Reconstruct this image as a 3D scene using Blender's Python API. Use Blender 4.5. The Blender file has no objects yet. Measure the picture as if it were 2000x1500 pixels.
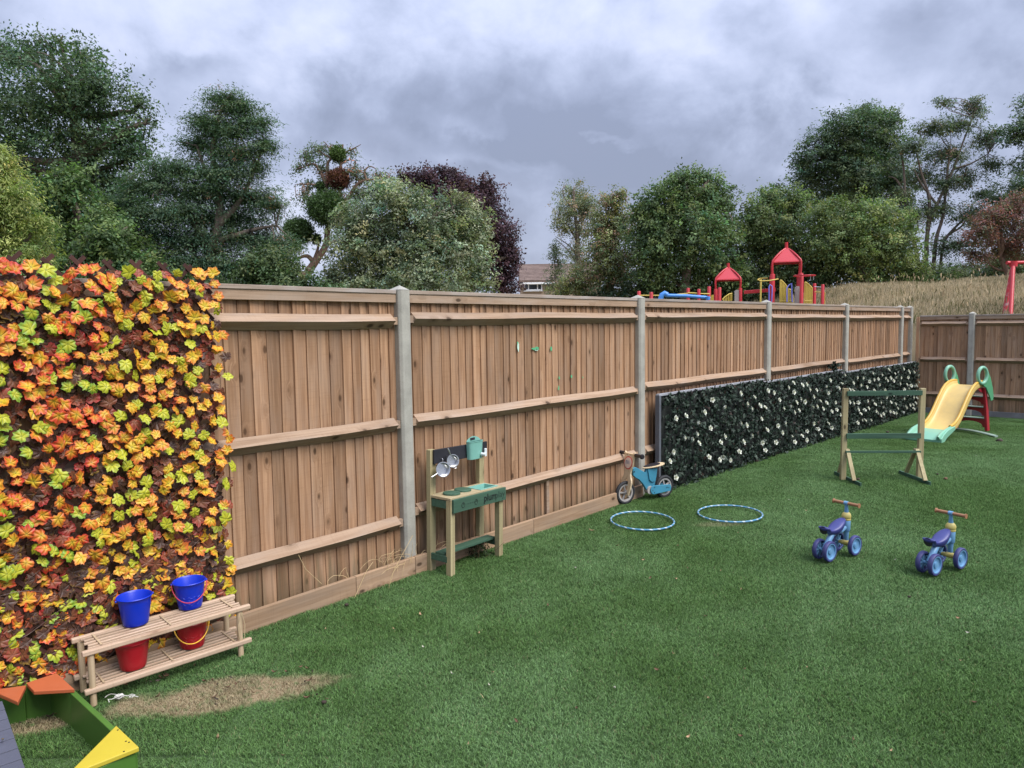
import bpy, math, random
import numpy as np
from mathutils import Vector, Matrix

R = math.radians
# ---------------------------------------------------------------- camera
F_PX, CAM_H = 1387.0, 1.74
PITCH, ROLL = math.atan(113 / 1387), 0.015
cp, sp, cr, sr = math.cos(PITCH), math.sin(PITCH), math.cos(ROLL), math.sin(ROLL)
_r, _u, FWD = Vector((1, 0, 0)), Vector((0, sp, cp)), Vector((0, cp, -sp))
RIGHT, UP = _r * cr - _u * sr, _u * cr + _r * sr
scene = bpy.context.scene
col = scene.collection
cam_d = bpy.data.cameras.new('camera')
cam = bpy.data.objects.new('camera', cam_d)
col.objects.link(cam)
cam_d.sensor_width = 36.0
cam_d.lens = 36.0 * F_PX / 2000.0
cam_d.clip_start, cam_d.clip_end = 0.05, 2000
m3 = Matrix((RIGHT, UP, -FWD)).transposed()
cam.matrix_world = Matrix.Translation((0, 0, CAM_H)) @ m3.to_4x4()
scene.camera = cam

# ---------------------------------------------------------------- sky
world = bpy.data.worlds.new('World')
scene.world = world
world.use_nodes = True
SUN_DIR = Vector((0.55, -0.40, 0.95)).normalized()


class NT:
    def __init__(s, nt):
        s.nt = nt

    def n(s, typ, ins=None, **kw):
        nd = s.nt.nodes.new(typ)
        for k, v in kw.items():
            setattr(nd, k, v)
        for k, v in (ins or {}).items():
            sock = nd.inputs[k]
            if isinstance(v, bpy.types.NodeSocket):
                s.nt.links.new(v, sock)
            else:
                sock.default_value = v
        return nd

    def math(s, op, a, b=None, c=None, clamp=False):
        nd = s.nt.nodes.new('ShaderNodeMath')
        nd.operation = op
        nd.use_clamp = clamp
        for i, v in enumerate((a, b, c)):
            if v is None:
                continue
            if isinstance(v, bpy.types.NodeSocket):
                s.nt.links.new(v, nd.inputs[i])
            else:
                nd.inputs[i].default_value = v
        return nd.outputs[0]

    def vmath(s, op, a, b=None, scale=None):
        nd = s.nt.nodes.new('ShaderNodeVectorMath')
        nd.operation = op
        for i, v in enumerate((a, b)):
            if v is None:
                continue
            if isinstance(v, bpy.types.NodeSocket):
                s.nt.links.new(v, nd.inputs[i])
            else:
                nd.inputs[i].default_value = v
        if scale is not None:
            if isinstance(scale, bpy.types.NodeSocket):
                s.nt.links.new(scale, nd.inputs['Scale'])
            else:
                nd.inputs['Scale'].default_value = scale
        return nd.outputs['Value'] if op in ('LENGTH', 'DOT_PRODUCT') else nd.outputs[0]

    def mix(s, f, a, b, mode='MIX'):
        nd = s.nt.nodes.new('ShaderNodeMix')
        nd.data_type = 'RGBA'
        nd.blend_type = mode
        for i, v in ((0, f), (6, a), (7, b)):
            if isinstance(v, bpy.types.NodeSocket):
                s.nt.links.new(v, nd.inputs[i])
            else:
                nd.inputs[i].default_value = v if i == 0 else (*v[:3], 1)
        return nd.outputs[2]

    def noise(s, vec, scale, detail=3, rough=.5, dist=0.0, out=0):
        nd = s.n('ShaderNodeTexNoise', {'Vector': vec, 'Scale': scale, 'Detail': detail, 'Roughness': rough, 'Distortion': dist})
        return nd.outputs[out]

    def ramp(s, v, lo, hi, smooth=True):
        nd = s.n('ShaderNodeMapRange', {0: v, 1: lo, 2: hi, 3: 0.0, 4: 1.0})
        nd.interpolation_type = 'SMOOTHSTEP' if smooth else 'LINEAR'
        return nd.outputs[0]


def build_sky():
    nt = world.node_tree
    nt.nodes.clear()
    T = NT(nt)
    sky = T.n('ShaderNodeTexSky', sky_type='NISHITA', sun_disc=False)
    sky.sun_elevation = math.asin(SUN_DIR.z)
    sky.sun_rotation = math.atan2(SUN_DIR.x, SUN_DIR.y)
    bg1 = T.n('ShaderNodeBackground', {'Color': sky.outputs[0], 'Strength': 0.05})
    tc = T.n('ShaderNodeTexCoord').outputs['Generated']
    d = T.vmath('NORMALIZE', tc)
    sep = T.n('ShaderNodeSeparateXYZ', {0: d})
    x, y, z = sep.outputs
    zz = T.math('MAXIMUM', z, 0.0)
    comb = T.n('ShaderNodeCombineXYZ', {0: T.math('MULTIPLY', x, 2.4), 1: T.math('MULTIPLY', y, 2.4), 2: T.math('MULTIPLY', zz, 3.0)})
    pv = comb.outputs[0]
    n1 = T.noise(pv, 1.0, 6, .52, .15)
    pv2 = T.vmath('ADD', pv, (7.3, 2.1, 0))
    n2 = T.noise(pv2, 2.4, 7, .56, .2)
    n3 = T.noise(T.vmath('ADD', pv, (1.3, 9.1, 3)), 6.5, 6, .6, .1)
    cov = T.math('ADD', T.math('MULTIPLY', n1, .55), T.math('ADD', T.math('MULTIPLY', n2, .37), T.math('MULTIPLY', n3, .10)))

    cov = T.math('ADD', T.math('MULTIPLY', T.math('SUBTRACT', cov, .51), 1.75), .515)

    # individual cloud masses of this sky: direction (pixel of the photo's frame -> direction), size, amount
    def lobe(px, py, w, h, amt):
        v = (FWD + RIGHT * ((px - 1000) / F_PX) - UP * ((py - 750) / F_PX)).normalized()
        az, el = math.atan2(v.x, v.y), math.asin(v.z)
        wa, ha = w / F_PX, h / F_PX
        a = T.math('DIVIDE', T.math('SUBTRACT', AZ, az), wa)
        e = T.math('DIVIDE', T.math('SUBTRACT', EL, el), ha)
        r2 = T.math('ADD', T.math('MULTIPLY', a, a), T.math('MULTIPLY', e, e))
        return T.math('MULTIPLY', T.math('POWER', 2.718, T.math('MULTIPLY', r2, -1.0)), amt * 1.15)
    wob = T.noise(pv, 2.6, 5, .55, .2)
    wobc = T.math('MULTIPLY', T.math('SUBTRACT', wob, .5), .30)
    AZ = T.math('ADD', T.math('ARCTAN2', x, y), wobc)
    EL = T.math('ADD', T.math('ARCSINE', z), T.math('MULTIPLY', T.math('SUBTRACT', n2, .5), .20))
    tot = cov
    for l in ((930, 250, 420, 130, -.13), (1400, 340, 330, 90, -.14), (1230, 90, 330, 70, -.04), (620, 240, 90, 50, -.09),
              (350, 160, 60, 22, -.10), (690, 170, 110, 40, -.07), (1790, 70, 90, 45, -.10), (1600, 330, 160, 90, -.06),
              (560, 330, 150, 60, -.08), (1000, 420, 260, 60, .05), (760, 230, 40, 60, .07), (1560, 150, 120, 70, .08),
              (1200, 292, 45, 16, .16), (900, 262, 60, 18, .10), (560, 430, 100, 45, .34), (640, 350, 60, 30, .10), (1020, 380, 90, 30, .07), (840, 330, 90, 25, .08), (150, 60, 300, 120, .07),
              (430, 60, 160, 60, .03), (1850, 140, 120, 90, .08), (1010, 340, 120, 18, .09), (1330, 60, 60, 50, .07)):
        tot = T.math('ADD', tot, lobe(*l))
    cr_ = T.n('ShaderNodeValToRGB', {0: tot})
    e = cr_.color_ramp.elements
    e[0].position, e[0].color = .30, (.122, .141, .198, 1)
    e[1].position, e[1].color = .70, (.283, .305, .385, 1)
    for pos, c in ((.40, (.152, .174, .242)), (.48, (.186, .211, .288)), (.56, (.224, .250, .335))):
        q = e.new(pos)
        q.color = (*c, 1)
    # overcast sky: about three times as bright overhead as at the horizon
    lum = T.math('ADD', 0.84, T.math('MULTIPLY', T.math('POWER', zz, 2.2), 1.9))
    warm = T.math('MULTIPLY', T.ramp(EL, .30, .0), .10)
    c2 = T.mix(warm, cr_.outputs[0], (.30, .27, .26))
    bg2 = T.n('ShaderNodeBackground', {'Color': c2, 'Strength': lum})
    mx = T.n('ShaderNodeMixShader', {0: 0.93, 1: bg1.outputs[0], 2: bg2.outputs[0]})
    T.n('ShaderNodeOutputWorld', {0: mx.outputs[0]})


build_sky()
sun_d = bpy.data.lights.new('sun', 'SUN')
sun_d.energy, sun_d.angle, sun_d.color = 1.5, R(36), (1.0, .96, .90)
sun = bpy.data.objects.new('sun', sun_d)
col.objects.link(sun)
sun.rotation_euler = SUN_DIR.to_track_quat('Z', 'Y').to_euler()
vs = scene.view_settings
vs.view_transform, vs.look, vs.exposure, vs.gamma = 'Standard', 'None', 1.56, 1.0
vs.use_curve_mapping = False
scene.cycles.max_bounces = 6
scene.cycles.diffuse_bounces = 3
scene.cycles.glossy_bounces = 2
scene.cycles.transmission_bounces = 4
scene.cycles.caustics_reflective = False
scene.cycles.caustics_refractive = False

# ---------------------------------------------------------------- geometry helpers


def ray(px, py):
    return FWD + RIGHT * ((px - 1000) / F_PX) - UP * ((py - 750) / F_PX)


def G(px, py, z=0.0):
    """point of the plane at height z seen at photo pixel px, py"""
    d = ray(px, py)
    t = (z - CAM_H) / d.z
    return Vector((d.x * t, d.y * t, z))


def at(px, py, Y):
    d = ray(px, py)
    t = Y / d.y
    return Vector((d.x * t, Y, CAM_H + d.z * t))


def sstep(a, b, v):
    t = min(1, max(0, (v - a) / (b - a)))
    return t * t * (3 - 2 * t)


def lawn_z(x, y):
    return -0.10 * sstep(8.0, 13.0, y) + .03 * math.exp(-((x + 1.7) ** 2 + (y - 3.3) ** 2) / .6)


class MB:
    def __init__(s):
        s.v, s.f, s.m, s.tint = [], [], [], None
        s.cur = 0

    def add(s, vs, fs):
        o = len(s.v)
        s.v += [tuple(v) for v in vs]
        s.f += [tuple(i + o for i in f) for f in fs]
        s.m += [s.cur] * len(fs)
        return s

    def box(s, c, size, rot=None):
        hx, hy, hz = size[0] / 2, size[1] / 2, size[2] / 2
        pts = [Vector((x * hx, y * hy, z * hz)) for x in (-1, 1) for y in (-1, 1) for z in (-1, 1)]
        if rot is not None:
            pts = [rot @ p for p in pts]
        pts = [p + Vector(c) for p in pts]
        return s.add(pts, [(0, 1, 3, 2), (4, 6, 7, 5), (0, 4, 5, 1), (2, 3, 7, 6), (0, 2, 6, 4), (1, 5, 7, 3)])

    def bar(s, a, b, w, h, up=(0, 0, 1)):
        a, b = Vector(a), Vector(b)
        d = (b - a)
        L = d.length
        d.normalize()
        up = Vector(up)
        if abs(d.dot(up)) > .99:
            up = Vector((0, 1, 0))
        sd = d.cross(up).normalized()
        up2 = sd.cross(d)
        return s.box((a + b) / 2, (L, w, h), Matrix((d, sd, up2)).transposed())

    def tube(s, pts, rad, n=10, cap=True, closed=False, sq=1.0):
        pts = [Vector(p) for p in pts]
        if not hasattr(rad, '__len__'):
            rad = [rad] * len(pts)
        vs, fs = [], []
        prev = None
        N = len(pts)
        for i, p in enumerate(pts):
            if closed:
                t = (pts[(i + 1) % N] - pts[i - 1])
            else:
                t = pts[min(i + 1, N - 1)] - pts[max(i - 1, 0)]
            t.normalize()
            if prev is None:
                a = t.cross(Vector((0, 0, 1)))
                if a.length < .05:
                    a = t.cross(Vector((1, 0, 0)))
                a.normalize()
            else:
                a = prev - t * prev.dot(t)
                a.normalize()
            prev = a
            b = t.cross(a)
            for k in range(n):
                an = 2 * math.pi * k / n
                vs.append(p + (a * math.cos(an) + b * math.sin(an) * sq) * rad[i])
        M = N if closed else N - 1
        for i in range(M):
            j = (i + 1) % N
            for k in range(n):
                l = (k + 1) % n
                fs.append((i * n + k, i * n + l, j * n + l, j * n + k))
        if cap and not closed:
            fs.append(tuple(range(n))[::-1])
            fs.append(tuple((N - 1) * n + k for k in range(n)))
        return s.add(vs, fs)

    def cyl(s, a, b, r, n=16, r2=None):
        return s.tube([a, b], [r, r if r2 is None else r2], n)

    def lathe(s, prof, c=(0, 0, 0), n=24, rot=None):
        vs, fs = [], []
        for (r, z) in prof:
            for k in range(n):
                an = 2 * math.pi * k / n
                p = Vector((r * math.cos(an), r * math.sin(an), z))
                if rot is not None:
                    p = rot @ p
                vs.append(p + Vector(c))
        for i in range(len(prof) - 1):
            for k in range(n):
                l = (k + 1) % n
                fs.append((i * n + k, i * n + l, (i + 1) * n + l, (i + 1) * n + k))
        if prof[0][0] > 1e-4 and False:
            fs.append(tuple(range(n))[::-1])
        return s.add(vs, fs)

    def prism(s, poly, z0, z1, mp=None):
        """poly in (a, b); extruded from z0 to z1; mp maps (a, b, c) to a point"""
        mp = mp or (lambda a, b, c: Vector((a, b, c)))
        n = len(poly)
        vs = [mp(a, b, z0) for a, b in poly] + [mp(a, b, z1) for a, b in poly]
        fs = [tuple(range(n))[::-1], tuple(range(n, 2 * n))]
        fs += [(i, (i + 1) % n, n + (i + 1) % n, n + i) for i in range(n)]
        return s.add(vs, fs)

    def mesh(s, name, mats, smooth=None):
        me = bpy.data.meshes.new(name)
        me.from_pydata(s.v, [], s.f)
        for m_ in (mats if isinstance(mats, (list, tuple)) else [mats]):
            me.materials.append(m_)
        if any(s.m):
            me.polygons.foreach_set('material_index', s.m)
        bmf = __import__('bmesh')
        bm = bmf.new()
        bm.from_mesh(me)
        bmf.ops.recalc_face_normals(bm, faces=bm.faces)
        bm.to_mesh(me)
        bm.free()
        if smooth is not None:
            me.shade_smooth()
            me.set_sharp_from_angle(angle=R(smooth))
        me.update()
        return me

    def build(s, name, mats, parent=None, smooth=None, bevel=0, loc=None, rot=None):
        return put(name, s.mesh(name, mats, smooth), parent, bevel, loc, rot)


def put(name, me, parent=None, bevel=0, loc=None, rot=None):
    o = bpy.data.objects.new(name, me)
    col.objects.link(o)
    if parent is not None:
        o.parent = parent
    if loc is not None:
        o.location = loc
    if rot is not None:
        o.rotation_euler = rot
    if bevel:
        b = o.modifiers.new('bevel', 'BEVEL')
        b.width, b.segments, b.limit_method, b.angle_limit = bevel, 2, 'ANGLE', R(40)
        b.harden_normals = False
    return o


def tag(o, label=None, cat=None, group=None, kind=None):
    if label:
        o['label'] = label
    if cat:
        o['category'] = cat
    if group:
        o['group'] = group
    if kind:
        o['kind'] = kind
    return o


def empty(name, loc=(0, 0, 0), rz=0.0, label=None, cat=None, group=None):
    o = bpy.data.objects.new(name, None)
    col.objects.link(o)
    o.location = loc
    o.rotation_euler = (0, 0, rz)
    o.empty_display_size = .1
    return tag(o, label, cat, group)


def text_mesh(name, s, size, mat, parent, loc, rot, ext=.0006, off=0.0, align=('LEFT', 'BOTTOM_BASELINE')):
    c = bpy.data.curves.new(name, 'FONT')
    c.body, c.size, c.extrude, c.offset, c.align_x, c.align_y = s, size, ext, off, align[0], align[1]
    tmp = bpy.data.objects.new(name + '_src', c)
    me = bpy.data.meshes.new_from_object(tmp)
    bpy.data.objects.remove(tmp)
    me.materials.clear()
    me.materials.append(mat)
    return put(name, me, parent, 0, loc, rot)


def copy_tree(o, parent=None):
    kids = [c for c in bpy.data.objects if c.parent is o]
    c = o.copy()
    col.objects.link(c)
    c.parent = parent
    for k in kids:
        copy_tree(k, c)
    return c


# ---------------------------------------------------------------- materials
def new_mat(name):
    m = bpy.data.materials.new(name)
    m.use_nodes = True
    nt = m.node_tree
    nt.nodes.clear()
    T = NT(nt)
    bs = T.n('ShaderNodeBsdfPrincipled')
    out = T.n('ShaderNodeOutputMaterial', {0: bs.outputs[0]})
    return m, T, bs, out


def link(T, a, b):
    T.nt.links.new(a, b)


def plain(name, c, rough=.5, var=.12, scale=30, bump=.05, spec=.5, metal=0, dirt=0.0, dirtc=(.12, .09, .06), coat=0):
    m, T, bs, out = new_mat(name)
    tc = T.n('ShaderNodeTexCoord').outputs['Object']
    n = T.noise(tc, scale, 4, .6)
    n2 = T.noise(tc, scale * .18, 4, .6)
    lo = [v * (1 - var) for v in c]
    hi = [min(1, v * (1 + var)) for v in c]
    cc = T.mix(T.ramp(n2, .3, .7), lo, hi)
    if dirt:
        cc = T.mix(T.math('MULTIPLY', T.ramp(n, .45, .75), dirt), cc, dirtc)
    link(T, cc, bs.inputs['Base Color'])
    link(T, T.math('ADD', rough - .08, T.math('MULTIPLY', n2, .16)), bs.inputs['Roughness'])
    bs.inputs['Specular IOR Level'].default_value = spec
    bs.inputs['Metallic'].default_value = metal
    bs.inputs['Coat Weight'].default_value = coat
    if bump:
        b = T.n('ShaderNodeBump', {'Height': n, 'Strength': bump, 'Distance': .01})
        link(T, b.outputs[0], bs.inputs['Normal'])
    return m


def wood(name, c1, c2, dark, axis='Z', ring=55, knots=.8, tint=.22, rough=.75, grey=0.0, greyc=(.33, .30, .28), knot_scale=(5, 2.6), bump=.35, stain=0):
    """timber with grain along one local axis; every object gets its own stretch of grain and its own tint"""
    m, T, bs, out = new_mat(name)
    tc = T.n('ShaderNodeTexCoord').outputs['Object']
    rnd = T.n('ShaderNodeObjectInfo').outputs['Random']
    if axis == 'X':
        mp = T.n('ShaderNodeMapping', {0: tc, 2: (0, R(90), 0)}, vector_type='POINT').outputs[0]
    elif axis == 'Y':
        mp = T.n('ShaderNodeMapping', {0: tc, 2: (R(90), 0, 0)}, vector_type='POINT').outputs[0]
    else:
        mp = tc
    offv = T.n('ShaderNodeCombineXYZ', {0: T.math('MULTIPLY', rnd, 37.0), 1: T.math('MULTIPLY', rnd, 91.0), 2: T.math('MULTIPLY', rnd, 61.0)}).outputs[0]
    p = T.vmath('ADD', mp, offv)
    # knots, a few per board, bending the grain around them
    kv = T.vmath('MULTIPLY', p, (knot_scale[0] * 2, knot_scale[0] * .5, knot_scale[1] * 2))
    vo = T.n('ShaderNodeTexVoronoi', {'Vector': kv, 'Scale': 1.0, 'Randomness': 1.0})
    kd = vo.outputs['Distance']
    pick = T.math('GREATER_THAN', T.n('ShaderNodeSeparateColor', {0: vo.outputs['Color']}).outputs[0], 1 - .5 * min(1, knots))
    kr = T.math('MULTIPLY', T.ramp(kd, .42, .10), pick)
    core = T.math('MULTIPLY', T.ramp(kd, .17, .08), pick)
    st = T.vmath('MULTIPLY', p, (ring, ring, 1.6))
    st = T.vmath('ADD', st, T.vmath('SCALE', T.n('ShaderNodeCombineXYZ', {0: kr, 1: kr, 2: 0.0}).outputs[0], scale=1.3))
    g1 = T.noise(st, 1.0, 3, .55, .6)
    g2 = T.noise(T.vmath('MULTIPLY', p, (ring * 4, ring * 4, 5)), 1.0, 2, .5)
    big = T.noise(T.vmath('MULTIPLY', p, (5, 5, 1.1)), 1.0, 3, .55)
    c = T.mix(T.ramp(g1, .33, .68), c1, c2)
    c = T.mix(T.math('MULTIPLY', T.ramp(g2, .50, .80), .35), c, dark)
    c = T.mix(T.math('MULTIPLY', T.ramp(big, .55, .75), .40), c, dark)
    saw = T.noise(T.vmath('MULTIPLY', p, (6, 6, 130)), 1.0, 2, .5)
    c = T.mix(T.math('MULTIPLY', T.ramp(saw, .50, .75), .16), c, dark)
    if grey:
        gn = T.noise(T.vmath('MULTIPLY', p, (9, 9, 2.2)), 1.0, 4, .6)
        c = T.mix(T.math('MULTIPLY', T.ramp(gn, .40, .70), grey), c, greyc)
    if knots:
        c = T.mix(T.math('MULTIPLY', kr, .35), c, dark)
        c = T.mix(T.math('MULTIPLY', core, .85), c, [v * .35 for v in dark])
    if stain:     # dark weather stains running down from the top and up from the foot of the boards
        zc_ = T.n('ShaderNodeSeparateXYZ', {0: tc}).outputs[2]
        sn = T.noise(T.vmath('MULTIPLY', p, (30, 30, 1.2)), 1.0, 4, .6)
        up_ = T.ramp(T.math('ADD', zc_, T.math('MULTIPLY', T.math('SUBTRACT', sn, .5), 1.1)), stain, stain + .32)
        dn_ = T.ramp(T.math('ADD', zc_, T.math('MULTIPLY', T.math('SUBTRACT', sn, .5), .8)), .22, -.05)
        c = T.mix(T.math('MULTIPLY', up_, .70), c, [v * .42 for v in dark])
        c = T.mix(T.math('MULTIPLY', dn_, .60), c, (.095, .090, .050))
    r2 = T.math('FRACT', T.math('MULTIPLY', rnd, 7.77))
    br = T.math('ADD', 1 - tint, T.math('MULTIPLY', r2, 2 * tint))
    c = T.n('ShaderNodeVectorMath', {0: c, 'Scale': br}, operation='SCALE').outputs[0]
    r3 = T.math('FRACT', T.math('MULTIPLY', rnd, 31.3))
    c = T.mix(T.math('MULTIPLY', r3, tint * .8), c, [dark[0] * 1.5, dark[1] * 1.4, dark[2] * 1.3])
    link(T, c, bs.inputs['Base Color'])
    bs.inputs['Roughness'].default_value = rough
    bs.inputs['Specular IOR Level'].default_value = .25
    h = T.math('ADD', T.math('MULTIPLY', g1, .6), T.math('ADD', T.math('MULTIPLY', g2, .4), T.math('ADD', T.math('MULTIPLY', kr, .7), T.math('MULTIPLY', core, -1.2))))
    b = T.n('ShaderNodeBump', {'Height': h, 'Strength': bump, 'Distance': .004})
    link(T, b.outputs[0], bs.inputs['Normal'])
    return m


FW = ((.44, .265, .155), (.285, .160, .088), (.128, .066, .034))
M_board = wood('fence_board_wood', *FW, axis='Z', ring=46, knots=1.0, tint=.30, grey=.40, greyc=(.35, .255, .19), stain=1.72)
M_rail = wood('fence_rail_wood', (.39, .275, .19), (.30, .20, .13), (.14, .085, .05), axis='X', ring=40, knots=.9, tint=.10, grey=.35, greyc=(.33, .285, .25))
M_cap = wood('fence_cap_wood', (.36, .29, .235), (.28, .215, .17), (.14, .10, .07), axis='X', ring=40, knots=.6, tint=.12, grey=.6, greyc=(.42, .40, .39))
M_gravel = wood('kick_board_wood', (.40, .27, .17), (.31, .20, .12), (.14, .085, .05), axis='X', ring=34, knots=.8, tint=.10, grey=.30, greyc=(.26, .22, .18))
M_rack = wood('planed_pine', (.54, .40, .29), (.44, .32, .22), (.22, .11, .06), axis='X', ring=60, knots=.55, tint=.10, rough=.6, bump=.15, knot_scale=(6, 2.2))
M_rackleg = wood('planed_pine_upright', (.52, .40, .26), (.43, .32, .20), (.26, .16, .09), axis='Z', ring=60, knots=.2, tint=.08, rough=.6, bump=.15)
M_treated = wood('treated_pine', (.42, .36, .20), (.34, .285, .155), (.17, .125, .065), axis='Z', ring=50, knots=.4, tint=.10, rough=.7, bump=.2)
M_treated_x = wood('treated_pine_lengthwise', (.43, .36, .22), (.35, .28, .165), (.17, .125, .065), axis='X', ring=50, knots=.4, tint=.10, rough=.7, bump=.2)
M_greenw = wood('green_stained_wood', (.060, .122, .080), (.044, .092, .060), (.020, .044, .030), axis='X', ring=50, knots=.4, tint=.12, rough=.65, bump=.2)
M_pale = wood('birch_ply', (.70, .56, .36), (.62, .48, .30), (.26, .15, .08), axis='Z', ring=30, knots=.0, tint=.05, rough=.5, bump=.1)


def concrete(name, c, sc=90):
    m, T, bs, out = new_mat(name)
    tc = T.n('ShaderNodeTexCoord').outputs['Object']
    n = T.noise(tc, sc, 5, .7)
    n2 = T.noise(tc, 5, 4, .6)
    vo = T.n('ShaderNodeTexVoronoi', {'Vector': tc, 'Scale': 70.0}).outputs['Distance']
    c1 = T.mix(T.ramp(n2, .3, .7), [v * .78 for v in c], [v * 1.1 for v in c])
    c1 = T.mix(T.math('MULTIPLY', T.ramp(n, .45, .75), .35), c1, [v * .55 for v in c])
    pit = T.math('MULTIPLY', T.ramp(vo, .16, .05), T.ramp(T.noise(tc, 21, 2), .52, .6))
    c1 = T.mix(T.math('MULTIPLY', pit, .7), c1, (.07, .06, .05))
    streak = T.noise(T.vmath('MULTIPLY', tc, (40, 40, 1.5)), 1.0, 3, .6)
    c1 = T.mix(T.math('MULTIPLY', T.ramp(streak, .55, .75), .3), c1, (.16, .14, .11))
    link(T, c1, bs.inputs['Base Color'])
    bs.inputs['Roughness'].default_value = .9
    h = T.math('SUBTRACT', n, pit)
    b = T.n('ShaderNodeBump', {'Height': h, 'Strength': .5, 'Distance': .004})
    link(T, b.outputs[0], bs.inputs['Normal'])
    return m


M_conc = concrete('weathered_concrete', (.375, .36, .31))
M_conc2 = concrete('grey_concrete', (.19, .19, .19))


def ellipse_mask(T, pos, c, ang, ax, ay, nz, soft=.35, amt=.9):
    mp = T.n('ShaderNodeMapping', {0: pos, 1: (c[0], c[1], 0), 2: (0, 0, ang), 3: (ax, ay, 1000.0)}, vector_type='TEXTURE').outputs[0]
    d = T.vmath('LENGTH', mp)
    d = T.math('ADD', d, T.math('MULTIPLY', T.math('SUBTRACT', nz, .5), amt))
    return T.ramp(d, 1.0 + soft, 1.0 - soft)


def turf_color(T, pos):
    """world-space patchiness of the turf: worn, sandy, darker and bluer areas"""
    nz = T.noise(pos, 3.2, 5, .65)
    fine = T.noise(pos, 28, 3, .6)
    a = ellipse_mask(T, pos, (-1.40, 3.22), R(17), .48, .128, nz, .26, 1.9)
    b = ellipse_mask(T, pos, (-2.12, 2.98), R(14), .22, .06, nz, .35, .8)
    c = ellipse_mask(T, pos, (1.78, 6.02), R(5), .20, .07, nz, .4, 1.2)
    sand = T.math('MAXIMUM', a, T.math('MAXIMUM', b, T.math('MULTIPLY', c, .45)))
    sand = T.math('MULTIPLY', sand, T.ramp(fine, .18, .55))
    return nz, fine, sand


def make_turf_mat():
    m, T, bs, out = new_mat('artificial_turf')
    pos = T.n('ShaderNodeNewGeometry').outputs['Position']
    nz, fine, sand = turf_color(T, pos)
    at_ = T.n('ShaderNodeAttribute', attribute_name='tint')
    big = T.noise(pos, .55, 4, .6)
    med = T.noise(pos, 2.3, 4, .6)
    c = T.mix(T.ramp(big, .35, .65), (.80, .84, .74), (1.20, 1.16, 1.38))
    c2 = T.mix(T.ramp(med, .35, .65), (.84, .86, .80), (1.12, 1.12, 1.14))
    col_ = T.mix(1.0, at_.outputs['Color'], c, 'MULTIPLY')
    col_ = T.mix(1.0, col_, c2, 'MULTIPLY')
    col_ = T.mix(T.math('MULTIPLY', sand, .80), col_, (.40, .30, .195))
    link(T, col_, bs.inputs['Base Color'])
    bs.inputs['Roughness'].default_value = .7
    bs.inputs['Specular IOR Level'].default_value = .15
    return m


M_turf = make_turf_mat()


def make_lawn_mat():
    m, T, bs, out = new_mat('turf_backing')
    pos = T.n('ShaderNodeNewGeometry').outputs['Position']
    nz, fine, sand = turf_color(T, pos)
    c = T.mix(T.ramp(fine, .3, .7), (.045, .085, .028), (.065, .115, .040))
    c = T.mix(sand, c, (.30, .215, .13))
    link(T, c, bs.inputs['Base Color'])
    bs.inputs['Roughness'].default_value = .95
    return m


M_lawn = make_lawn_mat()


def foliage(name, c, trans=.25, rough=.55, spec=.3, tc=(1.1, 1.35, .7)):
    m, T, bs, out = new_mat(name)
    a = T.n('ShaderNodeAttribute', attribute_name='tint').outputs['Color']
    cc = T.mix(1.0, a, c, 'MULTIPLY')
    link(T, cc, bs.inputs['Base Color'])
    bs.inputs['Roughness'].default_value = rough
    bs.inputs['Specular IOR Level'].default_value = spec
    tr = T.n('ShaderNodeBsdfTranslucent', {'Color': T.mix(1.0, cc, tc, 'MULTIPLY')})
    mx = T.n('ShaderNodeMixShader', {0: trans, 1: bs.outputs[0], 2: tr.outputs[0]})
    T.nt.links.new(mx.outputs[0], out.inputs[0])
    return m
# ---------------------------------------------------------------- fence line
FP = [Vector((-2.670, 2.632)), Vector((-0.698, 4.892)), Vector((1.344, 7.090)), Vector((3.409, 9.266)),
      Vector((5.461, 11.456)), Vector((7.539, 13.618)), Vector((8.035, 14.182))]
d0 = (FP[1] - FP[0]).normalized()
FP = [FP[0] - d0 * 3.0] + FP
CORNER = FP[-1]
RD = Vector((.722, -.692))


class Bay:
    def __init__(s, a, b):
        s.a, s.L = a, (b - a).length
        s.d = (b - a).normalized()
        s.n = Vector((s.d.y, -s.d.x))
        s.rz = math.atan2(s.d.y, s.d.x)

    def w(s, t, n, z=0.0):
        p = s.a + s.d * t + s.n * n
        return Vector((p.x, p.y, z))


BAYS = [Bay(a, b) for a, b in zip(FP, FP[1:])]

# ---------------------------------------------------------------- ground
def build_lawn():
    mb = MB()
    nx, ny = 160, 150
    x0, x1, y0, y1 = -9.0, 16.0, -6.0, 17.0
    keep = {}
    for j in range(ny + 1):
        for i in range(nx + 1):
            x, y = x0 + (x1 - x0) * i / nx, y0 + (y1 - y0) * j / ny
            mb.v.append((x, y, lawn_z(x, y) - .004))
    for j in range(ny):
        for i in range(nx):
            cx, cy = x0 + (x1 - x0) * (i + .5) / nx, y0 + (y1 - y0) * (j + .5) / ny
            mb.f.append((j * (nx + 1) + i, j * (nx + 1) + i + 1, (j + 1) * (nx + 1) + i + 1, (j + 1) * (nx + 1) + i))
    mb.m = [0] * len(mb.f)
    o = mb.build('lawn', M_lawn, smooth=60)
    tag(o, 'artificial turf base of the play garden', kind='structure')


build_lawn()


def behind(x, y):
    """signed distance in front of the fence line (positive inside the garden)"""
    p = Vector((x, y))
    best = 1e9
    for b in BAYS:
        t = (p - b.a).dot(b.d)
        if -.3 <= t <= b.L + .3:
            v = (p - b.a).dot(b.n)
            if abs(v) < abs(best):
                best = v
    rn = Vector((-RD.y, RD.x)) * -1
    v2 = (p - CORNER).dot(rn)
    return best, v2


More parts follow.
